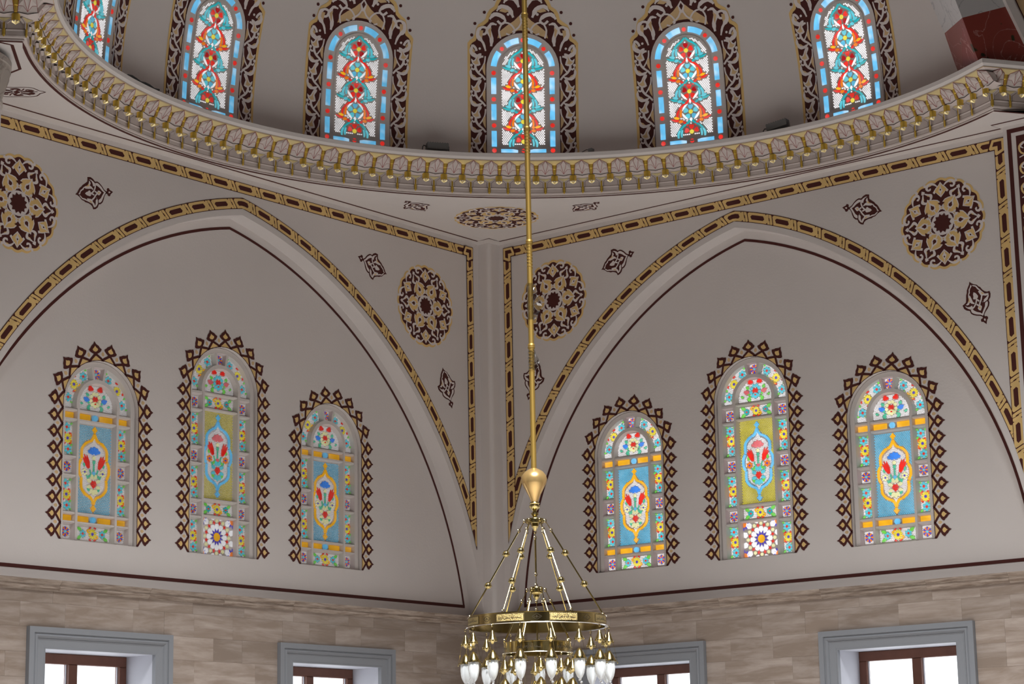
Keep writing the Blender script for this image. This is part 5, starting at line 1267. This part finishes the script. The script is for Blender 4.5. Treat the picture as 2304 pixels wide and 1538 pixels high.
def glyphs(body):
    c = bpy.data.curves.new('inscription_text', 'FONT'); c.body = body; c.resolution_u = 2; c.size = 1; c.offset = .018; o = bpy.data.objects.new('inscription_text', c); COL.objects.link(o)
    dg = bpy.context.evaluated_depsgraph_get(); me = o.evaluated_get(dg).to_mesh()
    V = [tuple(v.co) for v in me.vertices]; F = [tuple(p.vertices) for p in me.polygons]
    o.evaluated_get(dg).to_mesh_clear(); bpy.data.objects.remove(o)
    x0, x1 = min(v[0] for v in V), max(v[0] for v in V); y0, y1 = min(v[1] for v in V), max(v[1] for v in V)
    return [((v[0]-x0)/(x1-x0), (v[1]-y0)/(y1-y0)) for v in V], F
TV, TF = glyphs(BAS)
def inscription(R, a, wid, z0, z1, par, lift=.0015):
    # viewed from outside the ring, azimuth grows to the viewer's right
    g = Geo(); g.add([cyl(R+lift, a, (x-.5)*wid, z0+y*(z1-z0)) for x, y in TV], TF, ink_m); return g.build('inscription', par)
for i in range(8):
    a = AF+math.radians(22.5+45*i); R = .668
    g = Geo(); N = 8; W_ = .285; pl = [(W_*(j/N-.5)) for j in range(N+1)]
    V = [cyl(R+.003, a, u, z) for u in pl for z in (3.352, 3.428)]; g.add(V, [(2*j, 2*j+2, 2*j+3, 2*j+1) for j in range(N)], brassr_m)
    pn = g.build('engraved_panel', outer)
    ik = Ink(lambda u, v, d, a=a, R=R: cyl(R+.003+d, a, u, v)); hw = W_/2-.004
    for P in ([(-hw, 3.355), (hw, 3.355)], [(-hw, 3.425), (hw, 3.425)]):
        ik.stroke([(P[0][0]+(P[1][0]-P[0][0])*j/8, P[0][1]) for j in range(9)], .004, ink_m, .001)
    for u in (-hw, hw): ik.stroke([(u, 3.355), (u, 3.425)], .004, ink_m, .001)
    rn = random.Random(i)
    for j in range(26):
        u = rn.uniform(-hw+.012, hw-.012); v = rn.uniform(3.366, 3.414); ik.disc(u, v, .0022, ink_m, .001, 5)
    ik.build('panel_border', outer)
    inscription(R+.003, a, .235, 3.364, 3.418, outer)
    a = AF+math.radians(45*i)
    ik = Ink(lambda u, v, d, a=a: cyl(.668+d, a, u, v)); zc_ = 3.389
    ik.stroke(smooth([(-.045, zc_), (-.02, zc_+.016), (0, zc_+.028), (.02, zc_+.016), (.045, zc_), (.02, zc_-.016), (0, zc_-.028), (-.02, zc_-.016)], 2, True), .003, ink_m, .0015, closed=True)
    ik.stroke([(-.032, zc_), (0, zc_-.006), (.032, zc_)], .003, ink_m, .0015); ik.disc(0, zc_+.004, .006, ink_m, .0015, 8); ik.stroke([(0, zc_+.02), (0, zc_-.02)], .002, ink_m, .0015)
    ik.build('engraved_emblem', outer)
for a in (-16, 56, 128, 200, 272): inscription(.322, AF+math.radians(a), .25, 3.110, 3.182, inner, .0025)
def lamp(R, a, zr, first=None):
    if first: o = copy_tree(first, ch); 
    else:
        o = empty('oil_lamp', ch)
        def lp(name, VF, m): return part(name, VF, m, o)
        lp('canopy', [lathe([(.004, -.058), (.012, -.068), (.020, -.088), (.034, -.125), (.046, -.148), (.044, -.155), (.030, -.158), (.020, -.174), (.004, -.190)], 12)]+[sphere((.040*math.cos(i*PI/4), .040*math.sin(i*PI/4), -.158), .009, 5, 4) for i in range(8)], brass_m)
        lp('hook', [torus((0, 0, -.018), .011, .003), tube([(0, 0, -.028), (0, 0, -.062)], .003, 5)], brass_m)
        lp('shade', [lathe([(.003, -.236), (.014, -.244), (.034, -.272), (.054, -.310), (.064, -.330), (.064, -.338), (.048, -.340)], 14)]+[sphere((.063*math.cos(i*PI/6), .063*math.sin(i*PI/6), -.337), .0066, 5, 4) for i in range(12)], brass_m)
        for t in (0.3, PI*2/3+.3, PI*4/3+.3): lp('chain', tube([(.038*math.cos(t), .038*math.sin(t), -.155), (.078*math.cos(t), .078*math.sin(t), -.352)], .0016, 4), brass_m)
        for t in (0.3, PI*2/3+.3, PI*4/3+.3): lp('chain_ball', sphere((.078*math.cos(t), .078*math.sin(t), -.354), .008, 6, 4), brass_m)
        lp('socket', lathe([(.022, -.335), (.022, -.375), (.012, -.39)], 10), plain('white_socket', (.62, .62, .60), .6))
        lp('glass_cup', lathe([(.050, -.337), (.052, -.37), (.053, -.40), (.050, -.435), (.041, -.475), (.028, -.505), (.018, -.518), (.014, -.524), (.001, -.528)], 16), frost_m)
        lp('crystal_drop', sphere((0, 0, -.536), .0155, 8, 6), crystal_m); lp('crystal_drop', sphere((.010, .008, -.560), .0135, 8, 6), crystal_m)
    o.location = pol(R, a, zr); o.rotation_euler.z = a; return o
l0 = lamp(.690, AZR-math.radians(8), 3.338)
for i in range(1, 15): lamp(.690, AZR-math.radians(8+24*i), 3.338, l0)
for i in range(10): lamp(.340, AZR-math.radians(14+36*i), 3.090, l0)

# crinkled protective film left on the rod
def film(z0, z1, side, wd, name, lb):
    rn = random.Random(int(z0*10)); g = Geo(); N = 12; V = []
    for i in range(N+1):
        t = i/N; z = z0+(z1-z0)*t; b = wd*math.sin(PI*min(1, t*1.15))**.6 if t < .87 else wd*.25
        for j in range(5):
            q = j/4; r = .030+q*b*(.8+.4*rn.random()); a = AZR+side+q*.5+rn.uniform(-.25, .25); V.append((QX+r*math.cos(a), QY+r*math.sin(a), z+rn.uniform(-.012, .012)))
    g.add(V, [(5*i+j, 5*i+j+1, 5*i+6+j, 5*i+5+j) for i in range(N) for j in range(4)], film_m)
    # wrap hugging the rod
    W = []
    for i in range(N+1):
        for j in range(8):
            r = .030+rn.uniform(0, .008); a = 2*PI*j/8; W.append((QX+r*math.cos(a), QY+r*math.sin(a), z0+(z1-z0)*i/N))
    g.add(W, [(8*i+j, 8*i+(j+1) % 8, 8*i+8+(j+1) % 8, 8*i+8+j) for i in range(N) for j in range(8)], film_m)
    o = g.build(name, ch); o.location = (-QX, -QY, 0); o['label'] = lb
film(6.37, 6.74, 0, .085, 'plastic_film', 'crinkled clear film hanging from the rod in front of the right medallion')
film(5.86, 6.06, 0, .055, 'plastic_film', 'small scrap of clear film on the rod below the larger crinkled one')
